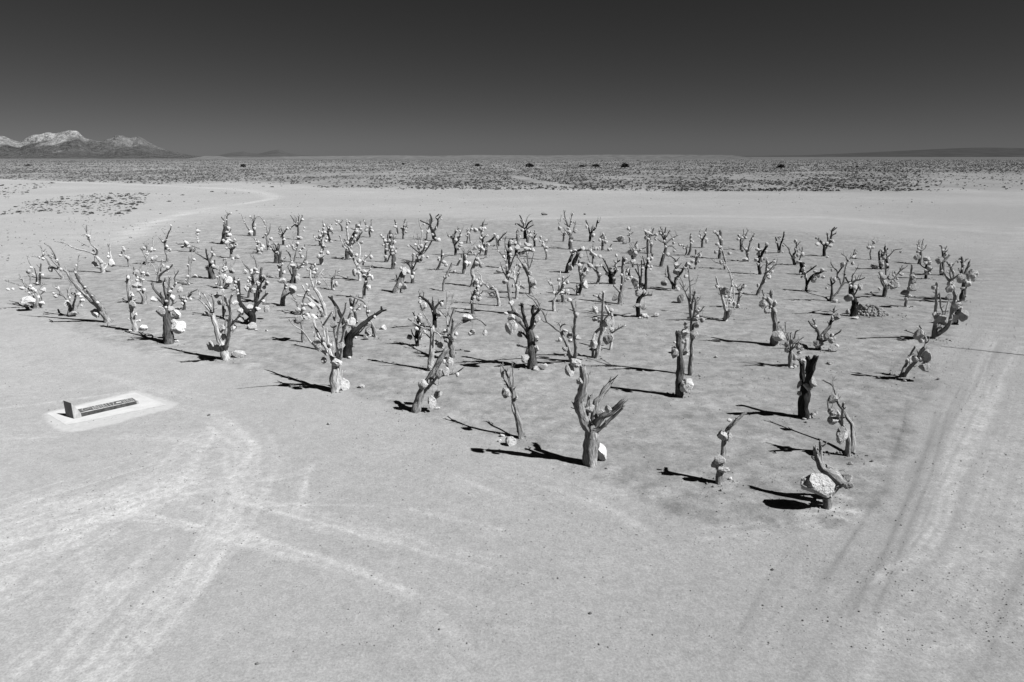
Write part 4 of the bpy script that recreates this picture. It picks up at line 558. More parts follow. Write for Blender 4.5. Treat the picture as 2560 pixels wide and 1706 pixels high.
# pale dry grass tufts, and the small stuff among the shrubs of the left patches
DG = NT('dry_grass'); DG.col(DG.map(DG.noise(DG.node('ShaderNodeTexCoord').outputs['Object'], 2, 2), .35, .65, .16, .28))
def scatter(n, poly, seed):
    r = np.random.RandomState(seed); P = np.array(poly); out = []
    while len(out) < n:
        x = P[:, 0].min()+r.rand()*np.ptp(P[:, 0]); y = P[:, 1].min()+r.rand()*np.ptp(P[:, 1])
        if in_poly(np.array([x]), np.array([y]), poly)[0]: out.append((x, y))
    return np.array(out)
pt = []
mp = np.concatenate([scatter(420, PATCH2, 61), scatter(200, PATCH1, 62)]); rq = np.random.RandomState(4)
mp = mp[dist_path(mp[:, 0], mp[:, 1], ROADPX, 3) > 2]
V, Q = tufts(np.stack([mp[:, 0], mp[:, 1], height(mp[:, 0], mp[:, 1])-.01], -1), .10+.12*rq.rand(len(mp)), 14, 65)
tag(link('scrub_undergrowth', quad_mesh('scrub_undergrowth', V, Q), SC.m), 'tiny grey scrub tufts filling the gaps between the shrubs at the left', 'scrub', kind='stuff')
BACK = [gnd(*p)[:2] for p in [(400,470),(760,468),(1600,478),(2300,490),(2400,530),(1900,540),(1100,530),(500,545),(380,500)]]
for n, pl, sd_ in ((420, BACK, 71), (120, PATCH2, 72), (260, [gnd(*p)[:2] for p in [(0,545),(300,545),(520,560),(300,640),(0,680)]], 73)): pt.append(scatter(n, pl, sd_))
pt = np.concatenate(pt); V, Q = tufts(np.stack([pt[:, 0], pt[:, 1], height(pt[:, 0], pt[:, 1])-.01], -1), .07+.14*np.random.RandomState(8).rand(len(pt))**2, 9, 9)
tag(link('dry_grass', quad_mesh('dry_grass', V, Q), DG.m), 'short dry grass tufts dotted over the bare ground behind the orchard', 'grass', kind='stuff')

# individual desert shrubs of the left patches, copied from a few kinds
shr = []
for k in range(6):
    V, Q = tufts(np.zeros((1, 3)), np.array([.42]), 60, 500+k); shr.append(quad_mesh('desert_shrub', V, Q)); shr[-1].materials.append(SC.m)
r = np.random.RandomState(77)
spots = [(x, y, 0) for x, y in scatter(185, PATCH2, 31)]+[(x, y, 1) for x, y in scatter(85, PATCH1, 32)]
spots += [(*gnd(*p)[:2], 2) for p in tl(0, 300, 2.941, [(1150,545),(1193,550),(1245,550),(1343,555),(1470,488),(1560,530),(1665,545),(1725,540),(1830,538),(1935,490),(2070,488),(2000,495),(1245,602),(1355,602),(1460,600),(1740,670),(1105,662),(1180,690),(1660,540),(2015,630)])]
n_sh = [0, 0, 0]
LBL = ['low grey desert shrub in the scrub patch inside the track bend, left', 'low grey desert shrub beside the far end of the track, far left', 'small grey desert shrub on bare ground near the track bend']
GRP = ['shrubs inside the track bend', 'shrubs at the far left end of the track', 'scattered shrubs near the track bend']
for x, y, kd in spots:
    if dist_path(np.array([x]), np.array([y]), ROADPX, 3)[0] < 2.2: continue
    o = bpy.data.objects.new('desert_shrub', shr[r.randint(6)]); COL.objects.link(o)
    o.location = (x, y, float(height(np.array([x]), np.array([y]))[0])-.02); s = .42+.75*r.rand()**2.5; o.scale = (s*1.15, s*1.15, s*.85); o.rotation_euler = (0, 0, r.rand()*6.28)
    tag(o, LBL[kd], 'shrub', GRP[kd])
# big dark bushes standing out on the plain
for bx, by, w, lab in ((1194,417,13,'dark round bush on the plain, left of the larger round bush'),(1324,419,18,'dark round bush standing alone at the middle of the plain'),(1562,421,20,'largest dark bush on the plain, right of the centre'),
                       (1952,421,17,'lone dark bush on the plain towards the right'),(1455,419,14,'low dark bush between two round bushes on the plain'),(1489,419,18,'low stretched dark bush next to the largest bush'),
                       (608,419,13,'dark bush on the plain right of the mountains'),(71,416,11,'dark bush on the plain below the mountains'),(1008,412,7,'small dark bush on the horizon left of the centre'),(2142,419,7,'small dark bush on the plain far right')):
    x, y, _ = gnd(bx, by); R = w/FPX*y*.64
    rr = np.random.RandomState(int(bx)); nC = 130
    d = rr.randn(nC, 3); d /= np.linalg.norm(d, axis=1)[:, None]; d[:, 2] = np.abs(d[:, 2]); q = d*(rr.rand(nC, 1)**.4)*np.array([R, R, R*(.9 if 'low' not in lab else .55)])*.85
    q[:, :2] *= 1+.12*rr.randn(nC, 1)
    V, Q = tufts(q+np.array([0, 0, R*.15]), np.full(nC, R*.24), 12, int(bx)+1)
    t = bpy.data.objects.new('desert_bush', None); COL.objects.link(t); t.location = (x, y, float(height(np.array([x]), np.array([y]))[0])-.05)
    tag(t, lab, 'bush', 'dark bushes standing out on the plain')
    link('crown', quad_mesh('bush_crown', V, Q), BUSH.m, t)
    vs_, fs_ = [], []
    for k in range(3):
        a = k*2.1; n0 = len(vs_)
        for j, (zz, rad) in enumerate(((0, .06), (R*.8, .03))):
            for i in range(5): vs_.append((math.cos(a)*zz*.4+rad*R*math.cos(i*1.257), math.sin(a)*zz*.4+rad*R*math.sin(i*1.257), zz))
        for i in range(5): fs_.append((n0+i, n0+(i+1) % 5, n0+5+(i+1) % 5, n0+5+i))
    link('trunk', mesh_from('bush_trunk', vs_, fs_), WOOD['b'], t)
# ---------------------------------------------------------------- rocks
def ico(sub):
    import bmesh
    bm = bmesh.new(); bmesh.ops.create_icosphere(bm, subdivisions=sub, radius=1.0)
    V = [v.co.copy() for v in bm.verts]; F = [[v.index for v in f.verts] for f in bm.faces]; bm.free(); return V, F
ICO = {k: ico(k) for k in (1, 2, 3, 4)}
def rock_mesh(name, sub, seed, mat, pitted=0.0, lo=.46):
    V, F = ICO[sub]; rr = random.Random(seed); off = Vector((rr.random()*50, rr.random()*50, rr.random()*50))
    pl = []
    for _ in range(rr.randint(7, 10)):
        n = Vector((rr.gauss(0, 1), rr.gauss(0, 1), rr.gauss(0, 1))).normalized(); pl.append((n, rr.uniform(lo, .8+.3*(lo-.46))))
    out = []
    for v in V:
        p = v*(1+.28*noise.fractal(v*1.1+off, 1.0, 2.0, 3))
        for n, d in pl:
            k = p.dot(n)
            if k > d: p = p-n*(k-d)*.96
        p = p*(1+.07*noise.fractal(v*3.5+off, .9, 2.0, 4))
        if pitted and sub >= 3:
            c = noise.voronoi(v*3.2+off)[0][0]
            p = p*(1-pitted*max(0, .32-c))
        out.append(p)
    mn = Vector([min(p[i] for p in out) for i in range(3)]); mx_ = Vector([max(p[i] for p in out) for i in range(3)])
    c = (mn+mx_)/2; e = (mx_-mn)/2
    out = [Vector(((p.x-c.x)/e.x, (p.y-c.y)/e.y, (p.z-c.z)/e.z)) for p in out]
    me = mesh_from(name, out, F, smooth=False); me.materials.append(mat); return me
ROCKS = [rock_mesh('stone_shape', 3, 100+k, STONE, .9 if k % 2 == 0 else .4) for k in range(14)]
BIGROCKS = [rock_mesh('boulder_shape', 4, 300+k, STONE, .6 if k % 2 else .3, .56) for k in range(6)]
SMALL = [rock_mesh('small_stone_shape', 2, 200+k, STONE) for k in range(6)]

# ---------------------------------------------------------------- limbs
def catmull(P, step):
    n = len(P)
    if n == 2: P = [P[0], (P[0]+P[1])/2, P[1]]; n = 3
    out = []; ts = []
    for i in range(n-1):
        p0, p1, p2, p3 = P[max(i-1, 0)], P[i], P[i+1], P[min(i+2, n-1)]
        m = max(2, int((p2-p1).length/step))
        for k in range(m):
            t = k/m; t2, t3 = t*t, t*t*t
            out.append(.5*((2*p1)+(p2-p0)*t+(2*p0-5*p1+4*p2-p3)*t2+(3*p1-p0-3*p2+p3)*t3))
    out.append(P[-1]); return out
def tube(V, F, UV, P, r0, r1, rnd, sides=9, rough=.12, cap=True):
    n = len(P); n0 = len(V); L = 0.0
    ph = rnd.random()*50; prev = None; a = None
    for i, p in enumerate(P):
        d = (P[min(i+1, n-1)]-P[max(i-1, 0)]).normalized()
        if a is None: a = d.orthogonal().normalized()
        else: a = (a-d*a.dot(d)).normalized()
        b = d.cross(a); t = i/(n-1); r = r0+(r1-r0)*t
        if prev is not None: L += (p-prev).length
        prev = p
        kn = 1+.18*noise.noise(Vector((L*4.0, ph, 0)))
        for s in range(sides):
            th = 2*math.pi*s/sides
            q = Vector((math.cos(th), math.sin(th), L*3.0))
            fl = 0 if sides < 12 else .30*(abs(noise.noise(Vector((math.cos(th+L*.7)*1.7+ph, math.sin(th+L*.7)*1.7, L*.9))))*2-.35)+.10*noise.noise(Vector((q.x*4, q.y*4+ph, L*6)))
            rr_ = r*kn*(1+fl+rough*2.0*noise.noise(Vector((q.x*1.3+ph, q.y*1.3, L*5)))+rough*(1 if s % 2 else -1)*.35)
            V.append(p+(a*math.cos(th)+b*math.sin(th))*rr_); UV.append((abs(s/sides-.5)*2*max(r0, .02)*4, L))
    for i in range(n-1):
        for s in range(sides):
            s2 = (s+1) % sides
            F.append((n0+i*sides+s, n0+i*sides+s2, n0+(i+1)*sides+s2, n0+(i+1)*sides+s))
    if cap:
        d = (P[-1]-P[-2]).normalized(); e = n0+(n-1)*sides
        if r1 > .02:
            for s in range(sides): V[e+s] = V[e+s]+d*r1*rnd.uniform(-.5, 1.3)
        V.append(P[-1]+d*r1*(.3+.5*rnd.random())); UV.append((0, L)); c = len(V)-1
        for s in range(sides): F.append((e+s, e+(s+1) % sides, c))
def twigs(V, F, UV, P, r0, r1, rnd, num, scale):
    for _ in range(num):
        t = .3+.68*rnd.random(); i = min(int(t*(len(P)-1)), len(P)-2); d = (P[i+1]-P[i]).normalized()
        r = r0+(r1-r0)*t
        o = Vector((rnd.gauss(0, 1), rnd.gauss(0, 1), rnd.gauss(0, 1)+.4)); o = (o-d*o.dot(d)).normalized()
        dr = (o*.9+d*.7).normalized(); l = scale*(.5+rnd.random()); q = P[i]
        mid = q+dr*l*.55+Vector((rnd.gauss(0, 1), rnd.gauss(0, 1), rnd.gauss(0, 1)))*l*.08
        rr_ = max(min(r*.55, .022), .007)
        tube(V, F, UV, [q, mid, q+dr*l+Vector((0, 0, l*.18))], rr_, rr_*.5, rnd, 5, .08)

def wire_mesh(pts, r=.006):
    V, F, UV = [], [], []; tube(V, F, UV, pts, r, r, random.Random(1), 5, 0, True)
    return mesh_from('wire', V, F)

stones = []                                # every stone, gathered first so that the largest become things of their own
LABELS = set(); filler = []
for li, line in enumerate([l for l in TREES.strip().split('\n') if l]):
    tc, tone, desc, limbs, sts = line.split('|'); ox, oy, sc = TILES[tc]; rnd = random.Random(1000+li)
    px = lambda x, y: (ox+float(x)*10/sc, oy+float(y)*10/sc)
    limbs = [(lambda w: (float(w[0]), float(w[1]), [px(*q.split(',')) for q in w[2:]]))(l.split()) for l in limbs.split(';')]
    bx, by = limbs[0][2][0]; B = Vector(gnd(bx, by)); depth0 = B.y; mpp = (depth0/CT)/FPX*1.0         # metres per photo pixel at the tree
    mpp = atY(bx+1, by, depth0).x-atY(bx, by, depth0).x; u = mpp*10/sc
    assert desc not in LABELS, desc; LABELS.add(desc)
    root = bpy.data.objects.new('dead_tree', None); COL.objects.link(root); root.location = B
    tag(root, desc, 'dead tree', 'dead trees hung with stones'); root.empty_display_size = .3
    known = []                             # (pixel x, pixel y, depth, radius in pixels)
    M = Matrix.Translation(-B)
    for k, (r0, r1, pts) in enumerate(limbs):
        if k == 0: d0 = depth0; grounded = True
        else:
            q = min(known, key=lambda z: (z[0]-pts[0][0])**2+(z[1]-pts[0][1])**2); dist = math.hypot(q[0]-pts[0][0], q[1]-pts[0][1])
            grounded = dist > q[3]+(3.2+r0)*10/sc
            d0 = q[2] if not grounded else max(min(gnd(*pts[0])[1], depth0+1.2), depth0-1.2)
        Lpx = sum(math.dist(a, b) for a, b in zip(pts, pts[1:])); Lm = Lpx*mpp
        slope = 0 if k == 0 else rnd.choice((-1, 1))*rnd.uniform(.25, .85)
        if k == 0: slope = rnd.uniform(-.12, .12)
        if 'stout gnarled' in desc: slope *= .35
        if 'huge white boulder' in desc: slope = .25 if k > 1 else 0
        P = []; acc = 0
        for j, p in enumerate(pts):
            if j: acc += math.dist(pts[j-1], p)
            dd = d0+slope*Lm*(acc/Lpx)
            w = atY(p[0], p[1], dd)
            P.append(w); known.append((p[0], p[1], dd, (r0+(r1-r0)*acc/Lpx)*10/sc))
            if j:                          # in-between points too, for the hanging stones
                for m in (.25, .5, .75):
                    a_, b_ = known[-2 if m == .25 else -2], known[-1]
                pa = pts[j-1]
                for m in (.25, .5, .75): known.append((pa[0]+(p[0]-pa[0])*m, pa[1]+(p[1]-pa[1])*m, dd-slope*Lm*math.dist(pa, p)*(1-m)/Lpx, (r0+(r1-r0)*acc/Lpx)*10/sc))
        known.sort(key=lambda z: 0)
        fat = 1.12 if depth0 > 27 else 1.03; R0, R1 = max(r0*u*fat, .013), max(r1*u*fat, .009)
        if k == 0 or grounded:             # foot of the trunk goes a little into the soil, with a flared root collar
            P[0].z = min(P[0].z, 0); P = [P[0]+Vector((0, 0, -.12))]+P
        C = catmull([M @ p for p in P], max(.045, R0*.6))
        # wiggle
        for i in range(1, len(C)-1):
            C[i] = C[i]+Vector((noise.noise(C[i]*3+Vector((li, k, 0))), noise.noise(C[i]*3+Vector((0, li, k))), 0))*min(R0*.35, .03)
        V, F, UV = [], [], []
        big = r0*10/sc > 4
        tube(V, F, UV, C, R0*(1.12 if k == 0 else 1), R1, rnd, 18 if big else 8, .10 if big else .10)
        if Lm > .25: twigs(V, F, UV, C, R0, R1, rnd, rnd.randint(2, 4) if k else rnd.randint(0, 2), min(.20, Lm*.28))
        if k and R1 < .03 and Lm > .3 and rnd.random() < .8:
            d = (C[-1]-C[-3]).normalized()
            for s_ in (-1, 1):
                e = C[-1]+(d+Vector((s_*.45, rnd.uniform(-.4, .4), .1))).normalized()*rnd.uniform(.05, .14)
                tube(V, F, UV, [C[-2], C[-1]+(e-C[-1])*.3, e], R1*.9, R1*.45, rnd, 5, .05)
        link('trunk' if k == 0 else 'branch', mesh_from('trunk' if k == 0 else 'branch', V, F, uv=UV), WOOD[tone], root)
    # short broken side limbs that cannot be told apart in the photograph one by one, growing from the traced ones
    if depth0 > 30 and len(limbs) > 3:
        top = min(z[1] for z in known); hgt = by-top
        for e in range(rnd.randint(2, 4)):
            z = known[rnd.randrange(len(known)//5, len(known))]
            if by-z[1] < hgt*.35: continue
            p0 = atY(z[0], z[1], z[2])-B; az = rnd.uniform(0, 6.28); l = min(hgt*mpp*.28, .5)*rnd.uniform(.5, 1.1)
            d_ = Vector((math.cos(az)*.6, math.sin(az)*.9, rnd.uniform(.5, 1.2))).normalized()
            p1 = p0+d_*l*.5+Vector((0, 0, l*.05)); p2 = p0+d_*l+Vector((rnd.uniform(-.1, .1)*l, 0, l*.25)); V, F, UV = [], [], []
            C = catmull([p0, p1, p2], .06); rr0 = max(.016, .45*z[3]*mpp); tube(V, F, UV, C, rr0, rr0*.5, rnd, 7, .12); twigs(V, F, UV, C, rr0, rr0*.5, rnd, 2, .12)
            link('branch', mesh_from('branch', V, F, uv=UV), WOOD[tone], root)
    S_ = []
    for s in sts.split():
        onground = s.endswith('g'); x, y, w, h = [float(q) for q in s.rstrip('g').split(',')]
        cx, cy = px(x, y); w_, h_ = w*10/sc, h*10/sc
        S_.append(dict(cx=cx, cy=cy, w=w_, h=h_, g=onground, tree=desc, tone=tone, known=known, seed=li*40+len(S_), dark='dark' in desc and onground and False, B=B, mpp=mpp, y0=depth0))
    nf = 0 if depth0 < 27 else 2+len([s for s in S_ if not s['g']])//2
    for f in range(nf):
        z = known[rnd.randrange(len(known)//4, max(len(known)//4+1, int(len(known)*.7)))]; q = rnd.uniform(4, 8) if depth0 < 60 else rnd.uniform(3, 5)
        filler.append(dict(cx=z[0]+rnd.uniform(-1, 1)*(z[3]+q*.3), cy=z[1]+rnd.uniform(0, 1)*q*.8, w=q, h=q*rnd.uniform(.8, 1.3), g=False, known=known, seed=li*50+f+9000, mpp=mpp, y0=depth0, lab=None, fill=True))
    # describe each stone by its rank on its tree
    def ranks(L_, g):
        n = len(L_)
        if not n: return
        verb = 'lying by the' if g else 'hung on the'
        for s in L_: s['lab'] = None
        if n == 1: L_[0]['lab'] = ('only stone on the ground by the ' if g else 'only stone hung on the ')+desc; return
        area = sorted(L_, key=lambda s: -s['w']*s['h'])
        if area[0]['w']*area[0]['h'] > 1.25*area[1]['w']*area[1]['h']: area[0]['lab'] = f'largest stone {verb} {desc}'
        rest = [s for s in L_ if not s['lab']]
        if g:
            rest.sort(key=lambda s: s['cx']); names = ['leftmost', 'second from left', 'third from left', 'fourth from left', 'fifth from left']
        else:
            rest.sort(key=lambda s: s['cy']); names = ['topmost', 'second highest', 'third highest', 'fourth highest', 'fifth highest', 'sixth highest', 'seventh highest', 'eighth highest', 'ninth highest', 'tenth highest', 'eleventh highest', 'twelfth highest', 'thirteenth highest', 'fourteenth highest', 'fifteenth highest', 'sixteenth highest', 'seventeenth highest']
        for i, s in enumerate(rest):
            nm = names[i] if i < len(rest)-1 or i == 0 else ('rightmost' if g else 'lowest')
            adj = 'smaller ' if area[0]['lab'] and nm == 'topmost' else ''
            s['lab'] = f'{nm} {adj}stone {verb} {desc}'
    ranks([s for s in S_ if not s['g']], False); ranks([s for s in S_ if s['g']], True)
    stones += S_
# two boulders and loose stones on open ground (photo pixels)
LOOSE = [(1550,598,19,15,'white dome-shaped boulder on the sand at the rear, right of centre'),(1563,607,13,8,'smaller pale stone leaning beside the white dome boulder'),
         (822,1060,8,6,'small pale stone alone on the sand below the wired-boulder trunk'),(775,793,37,13,'long flat pale boulder lying left of the big charred tree'),
         (1361,536,16,6,'low dark stone lying on the sand behind the rear trees'),(1790,893,8,6,'pale fist-sized stone on bare soil left of the black trunk'),(2075,909,16,8,'small heap-like pale stone on the soil behind the black trunk'),
         (1915,1030,6,5,'tiny pale stone on the sand left of the black trunk'),(2180,1153,9,6,'dark stone lying right of the nearest tree'),(2127,1160,11,9,'pale crumbly stone right of the nearest tree'),
         (1475,1534,9,7,'grey stone near the bottom edge, right of the centre'),(644,1660,11,5,'flat dark stone near the bottom edge, left of the centre'),(1930,1425,8,6,'dark stone on the dusty ground at the lower right'),
         (1462,536,6,4,'tiny stone behind the rear trees, right of the low dark stone'),(2262,953,9,6,'lone pale stone on the soil below the right front tree'),(2345,948,8,6,'dark stone on the soil at the right edge of the orchard'),
         (522,1038,7,4,'dark pebble-sized stone right of the long plinth'),(2280,505,4,3,'small white stone beyond the orchard at the far right'),(2330,506,4,3,'rightmost small white stone beyond the orchard')]
for cx, cy, w, h, lab in LOOSE:
    y0 = gnd(cx, cy+h/2)[1]
    stones.append(dict(cx=cx, cy=cy, w=w, h=h, g=True, lab=lab, known=[], seed=int(cx*7+cy), B=None, mpp=atY(cx+1, cy, y0).x-atY(cx, cy, y0).x, y0=y0, loose=True, dk='dark' in lab or 'grey' in lab))
stones.sort(key=lambda s: -s['w']*s['h']-(500 if s.get('loose') else 0))
print('stones traced', len(stones))
stones += filler
restV, restF = [], []
DARKROCK = [rock_mesh('dark_stone_shape', 3, 400+k, DSTONE) for k in range(3)]
slabs = set()
for i, s in enumerate(stones):
    rnd = random.Random(s['seed']*17+3); cx, cy, w, h = s['cx'], s['cy'], s['w'], s['h']
    hang = None
    if s['g']:
        D = gnd(cx, cy+h*.42)[1]; m = (atY(cx+1, cy, D).x-atY(cx, cy, D).x)
        rx = w*m/2; rz = h*m/2*1.08; ry = .5*(rx+rz)*.9
        D += ry*.3; P = atY(cx, cy, D); P.z = rz*.78
    else:
        q = min(s['known'], key=lambda z: math.hypot(z[0]-cx, (z[1]-cy)*(1 if z[1] < cy else 1.3)))
        dist = math.hypot(q[0]-cx, q[1]-cy)
        m0 = s['mpp']; rx = w*m0/2; rz = h*m0/2; ry = rnd.uniform(.7, .95)*.5*(rx+rz)
        D = q[2]-(min(q[3]*m0, .08)+ry*rnd.uniform(.3, .8))
        if w > 70: D = s['y0']-ry*.6; dist = 0
        if dist > .35*(w+h)/2+q[3]+3:       # hangs clear of the limb: on a wire straight below the nearest limb above it
            up = [z for z in s['known'] if z[1] < cy-h*.4]
            if up:
                q2 = min(up, key=lambda z: abs(z[0]-cx)*2.2+(cy-z[1])); D = q2[2]-.01; hang = atY(q2[0], q2[1], q2[2])
                if abs(q2[0]-cx) > w*1.2+12: hang = atY(q[0], q[1], q[2]); D = q[2]-.02
            else: D = q[2]-.02; hang = atY(q[0], q[1], q[2])
        P = atY(cx, cy, D)
        if P.z-rz < .01: P.z = rz+.01
    rot = Euler((rnd.uniform(-.15, .15), rnd.uniform(-.22, .22), rnd.choice((0, math.pi))+rnd.uniform(-.25, .25)))
    if s.get('dk'): me = DARKROCK[rnd.randrange(3)]
    elif w > 30: me = BIGROCKS[rnd.randrange(6)]
    else: me = (ROCKS if w > 13 else SMALL+ROCKS[:4])[rnd.randrange(len(ROCKS) if w > 13 else 10)]
    if i < 300:
        o = bpy.data.objects.new('ground_stone' if s['g'] else 'hanging_stone', me); COL.objects.link(o)
        o.location = P; o.rotation_euler = rot; o.scale = (rx*1.12, ry, rz*1.12)
        tag(o, s['lab'], 'boulder' if w > 40 else 'stone', 'stones lying on the ground' if s['g'] else 'stones wired to the dead trees')
        if not s['g']:
            mw = Matrix.Translation(P) @ rot.to_matrix().to_4x4() @ Matrix.Diagonal((rx*1.12, ry, rz*1.12, 1)); inv = mw.inverted()
            pts = []
            if w > 20:                     # a loop of wire round the rock
                for k in range(17):
                    a = 2*math.pi*k/16; pts.append(P+Vector((rnd.uniform(-.01, .01), math.cos(a)*ry*.97, math.sin(a)*rz*.97)))
                pts = pts[4:]+pts[1:5]
            top = P+Vector((0, 0, rz*.9))
            if hang: pts = [hang]+[hang.lerp(top, .5)+Vector((rnd.uniform(-.01, .01), 0, 0))]+[top]+pts
            elif w > 12: pts = [P+Vector((rnd.uniform(-.3, .3)*rx, ry*1.3+.03, rz*1.25))]+[top]+pts
            if len(pts) > 1:
                wo_ = bpy.data.objects.new('wire', wire_mesh(pts, .0035)); COL.objects.link(wo_); wo_.data.materials.append(WIRE)
                wo_.parent = o; wo_.matrix_parent_inverse = inv
    else:
        mw = Matrix.Translation(P) @ rot.to_matrix().to_4x4() @ Matrix.Diagonal((rx*1.06, ry, rz*1.06, 1)); n0 = len(restV)
        me2 = SMALL[rnd.randrange(6)]
        restV += [mw @ v.co for v in me2.vertices]; restF += [tuple(n0+j for j in p.vertices) for p in me2.polygons]
        if hang:
            V, F, UV = [], [], []; tube(V, F, UV, [hang, (hang+P)/2, P], .006, .006, rnd, 4, 0); n0 = len(restV); restV += V; restF += [tuple(n0+j for j in f) for f in F]
if restV:
    tag(link('small_hanging_stones', mesh_from('small_hanging_stones', restV, restF), STONE), 'many small pale stones wired all over the dead trees', 'stones', kind='stuff')

# rubble heap beside the black tree, and loose pebbles everywhere
def heap(name, pts, sizes, mat, label, cat, seed):
    rr = np.random.RandomState(seed); base = [np.array(ICO[1][0]), np.array(ICO[1][1])]; n = len(pts); B_ = np.array([tuple(v) for v in ICO[1][0]]); Fb = np.array(ICO[1][1])
    Vv = B_[None]*(1+.35*(rr.rand(n, len(B_), 1)-.5))*(np.asarray(sizes)[:, None, None]*(.7+.6*rr.rand(n, 1, 3)))
    Vv = Vv+np.asarray(pts)[:, None]
    Ff = Fb[None]+(np.arange(n)*len(B_))[:, None, None]
    Vv, Ff = Vv.reshape(-1, 3), Ff.reshape(-1, 3); me = bpy.data.meshes.new(name); me.vertices.add(len(Vv)); me.vertices.foreach_set('co', Vv.astype('f').ravel())
    me.loops.add(Ff.size); me.loops.foreach_set('vertex_index', Ff.astype('i').ravel()); me.polygons.add(len(Ff))
    me.polygons.foreach_set('loop_start', np.arange(0, Ff.size, 3, dtype='i')); me.polygons.foreach_set('loop_total', np.full(len(Ff), 3, 'i')); me.update(calc_edges=True)
    return tag(link(name, me, mat), label, cat, kind='stuff')
PEB = make_stone('pebble_stone', .14, .34, .2); DPEB = make_stone('dark_pebble', .05, .13, .2)
c = gnd(1950+1090/S, 700+415/S); wd = 300/S*(c[1]/FPX)/2; rr = np.random.RandomState(3)
pts, sz = [], []
for k in range(330):
    a = rr.rand()*6.28; q = rr.rand()**.6; x, y = math.cos(a)*q, math.sin(a)*q; top = .55*(1-q)**.8
    pts.append((c[0]+x*wd*1.25, c[1]+.35+y*wd*.8, top*(.3+.7*rr.rand())+.02)); sz.append(.04+.06*rr.rand())
for k in range(60): pts.append((c[0]+wd*1.3*rr.randn(), c[1]+.3+.45*rr.randn(), .02)); sz.append(.015+.03*rr.rand())
heap('rubble_heap', pts, sz, PEB, 'heap of small broken stones beside the black crooked tree', 'rubble', 9)
rr = np.random.RandomState(13); N = 52000
Y = 9.5*(75/9.5)**(rr.rand(N)**.85); X = (rr.rand(N)*2-1)*(.80*Y+1)
dn = fbm(X, Y, 2.2, 555, 3)*.6+fbm(X, Y, 14, 575, 3)*.5; rtv = np.clip(.5+X/Y*.15, .3, .55)
kp = rr.rand(N) < np.clip((dn-.38)*2.6, .08, 1)*rtv
X, Y = X[kp], Y[kp]; szs = .006+.012*rr.rand(len(X))**12+.00018*Y
pts = np.stack([X, Y, height(X, Y)+szs*.3], -1); dm = rr.rand(len(X)) < .12
heap('pebbles', pts[~dm], szs[~dm], PEB, 'pale pebbles and grit scattered over the sandy ground', 'pebbles', 14)
heap('dark_pebbles', pts[dm], np.minimum(szs[dm], .010+.0003*Y[dm]), DPEB, 'dark pebbles scattered over the sandy ground', 'pebbles', 15)
pts, sz = [], []                           # gravel kicked up round the trunks
for ttl, li_ in ((f'{a}', b) for a, b in zip([o for o in bpy.data.objects if o.name.startswith('dead_tree')], range(999))): pass
for o in [o for o in bpy.data.objects if o.name.startswith('dead_tree')]:
    for k in range(22):
        a = rr.rand()*6.28; q = .12+abs(rr.randn())*.32; x, y = o.location.x+math.cos(a)*q, o.location.y+math.sin(a)*q
        s_ = .012+.03*rr.rand()**2; pts.append((x, y, float(height(np.array([x]), np.array([y]))[0])+s_*.3)); sz.append(s_)
heap('gravel', pts, sz, PEB, 'loose gravel lying round the feet of the dead trees', 'gravel', 16)
# dug earth collars
CL = NT('dug_earth'); 
# ---------------------------------------------------------------- plinth with inscription, on its concrete pad
PAD = NT('pale_concrete'); ob = PAD.node('ShaderNodeTexCoord').outputs['Object']
PAD.bump(PAD.noise(ob, 18, 5, .7), .3, .01); PAD.col(PAD.map(PAD.math('ADD', PAD.noise(ob, 2.5, 5, .65), PAD.math('MULTIPLY', PAD.noise(ob, 30, 3), .4)), .45, .95, .22, .30))
V = [Vector(p) for p in padc]; cen = sum(V, Vector())/4; pv, pf = [], []
ring = []
for a, b in zip(V, V[1:]+V[:1]):
    for k in range(8): ring.append(a.lerp(b, k/8)+Vector((noise.noise(a*3+Vector((k, 0, 0))), noise.noise(b*3+Vector((0, k, 0))), 0))*.03)
for z, s_ in ((-.05, 1.01), (.004, 1.0), (.014, .985)):
    for p in ring: q = cen+(p-cen)*s_; pv.append((q.x, q.y, z))
n = len(ring)
for L_ in range(2):
    for k in range(n): pf.append((L_*n+k, L_*n+(k+1) % n, (L_+1)*n+(k+1) % n, (L_+1)*n+k))
pf.append(tuple(2*n+k for k in range(n)))
pad = link('concrete_pad', mesh_from('concrete_pad', pv, pf, smooth=False), PAD.m)
tag(pad, 'pale concrete pad under the dark inscribed plinth at the left', 'concrete pad')
Z0 = .014
sl = lambda x, y: (80+x/5.8825, 940+y/5.8825)
A = Vector(gnd(*sl(615, 632), Z0)); Bp = Vector(gnd(*sl(735, 607), Z0)); Cp = Vector(gnd(*sl(1545, 420), Z0))
ax = (Cp-Bp).normalized(); ay = Vector((-ax.y, ax.x, 0))             # along the plinth, and across it to the back
lenW = (Bp-A).length; lenB = (Cp-Bp).length
Kc = Vector(gnd(*sl(507, 590), Z0)); depthW = .47
hW = atY(*sl(600, 400), A.y).z-Z0; hW2 = atY(*sl(735, 545), Bp.y).z-Z0; hB = atY(*sl(1545, 372), Cp.y).z-Z0
print('plinth', lenW, lenB, depthW, hW, hW2, hB)
root = bpy.data.objects.new('inscribed_plinth', None); COL.objects.link(root); root.location = A
root.rotation_euler = (0, 0, math.atan2(ax.y, ax.x)); tag(root, 'long low dark plinth with raised lettering and an upright pale wedge end', 'monument')
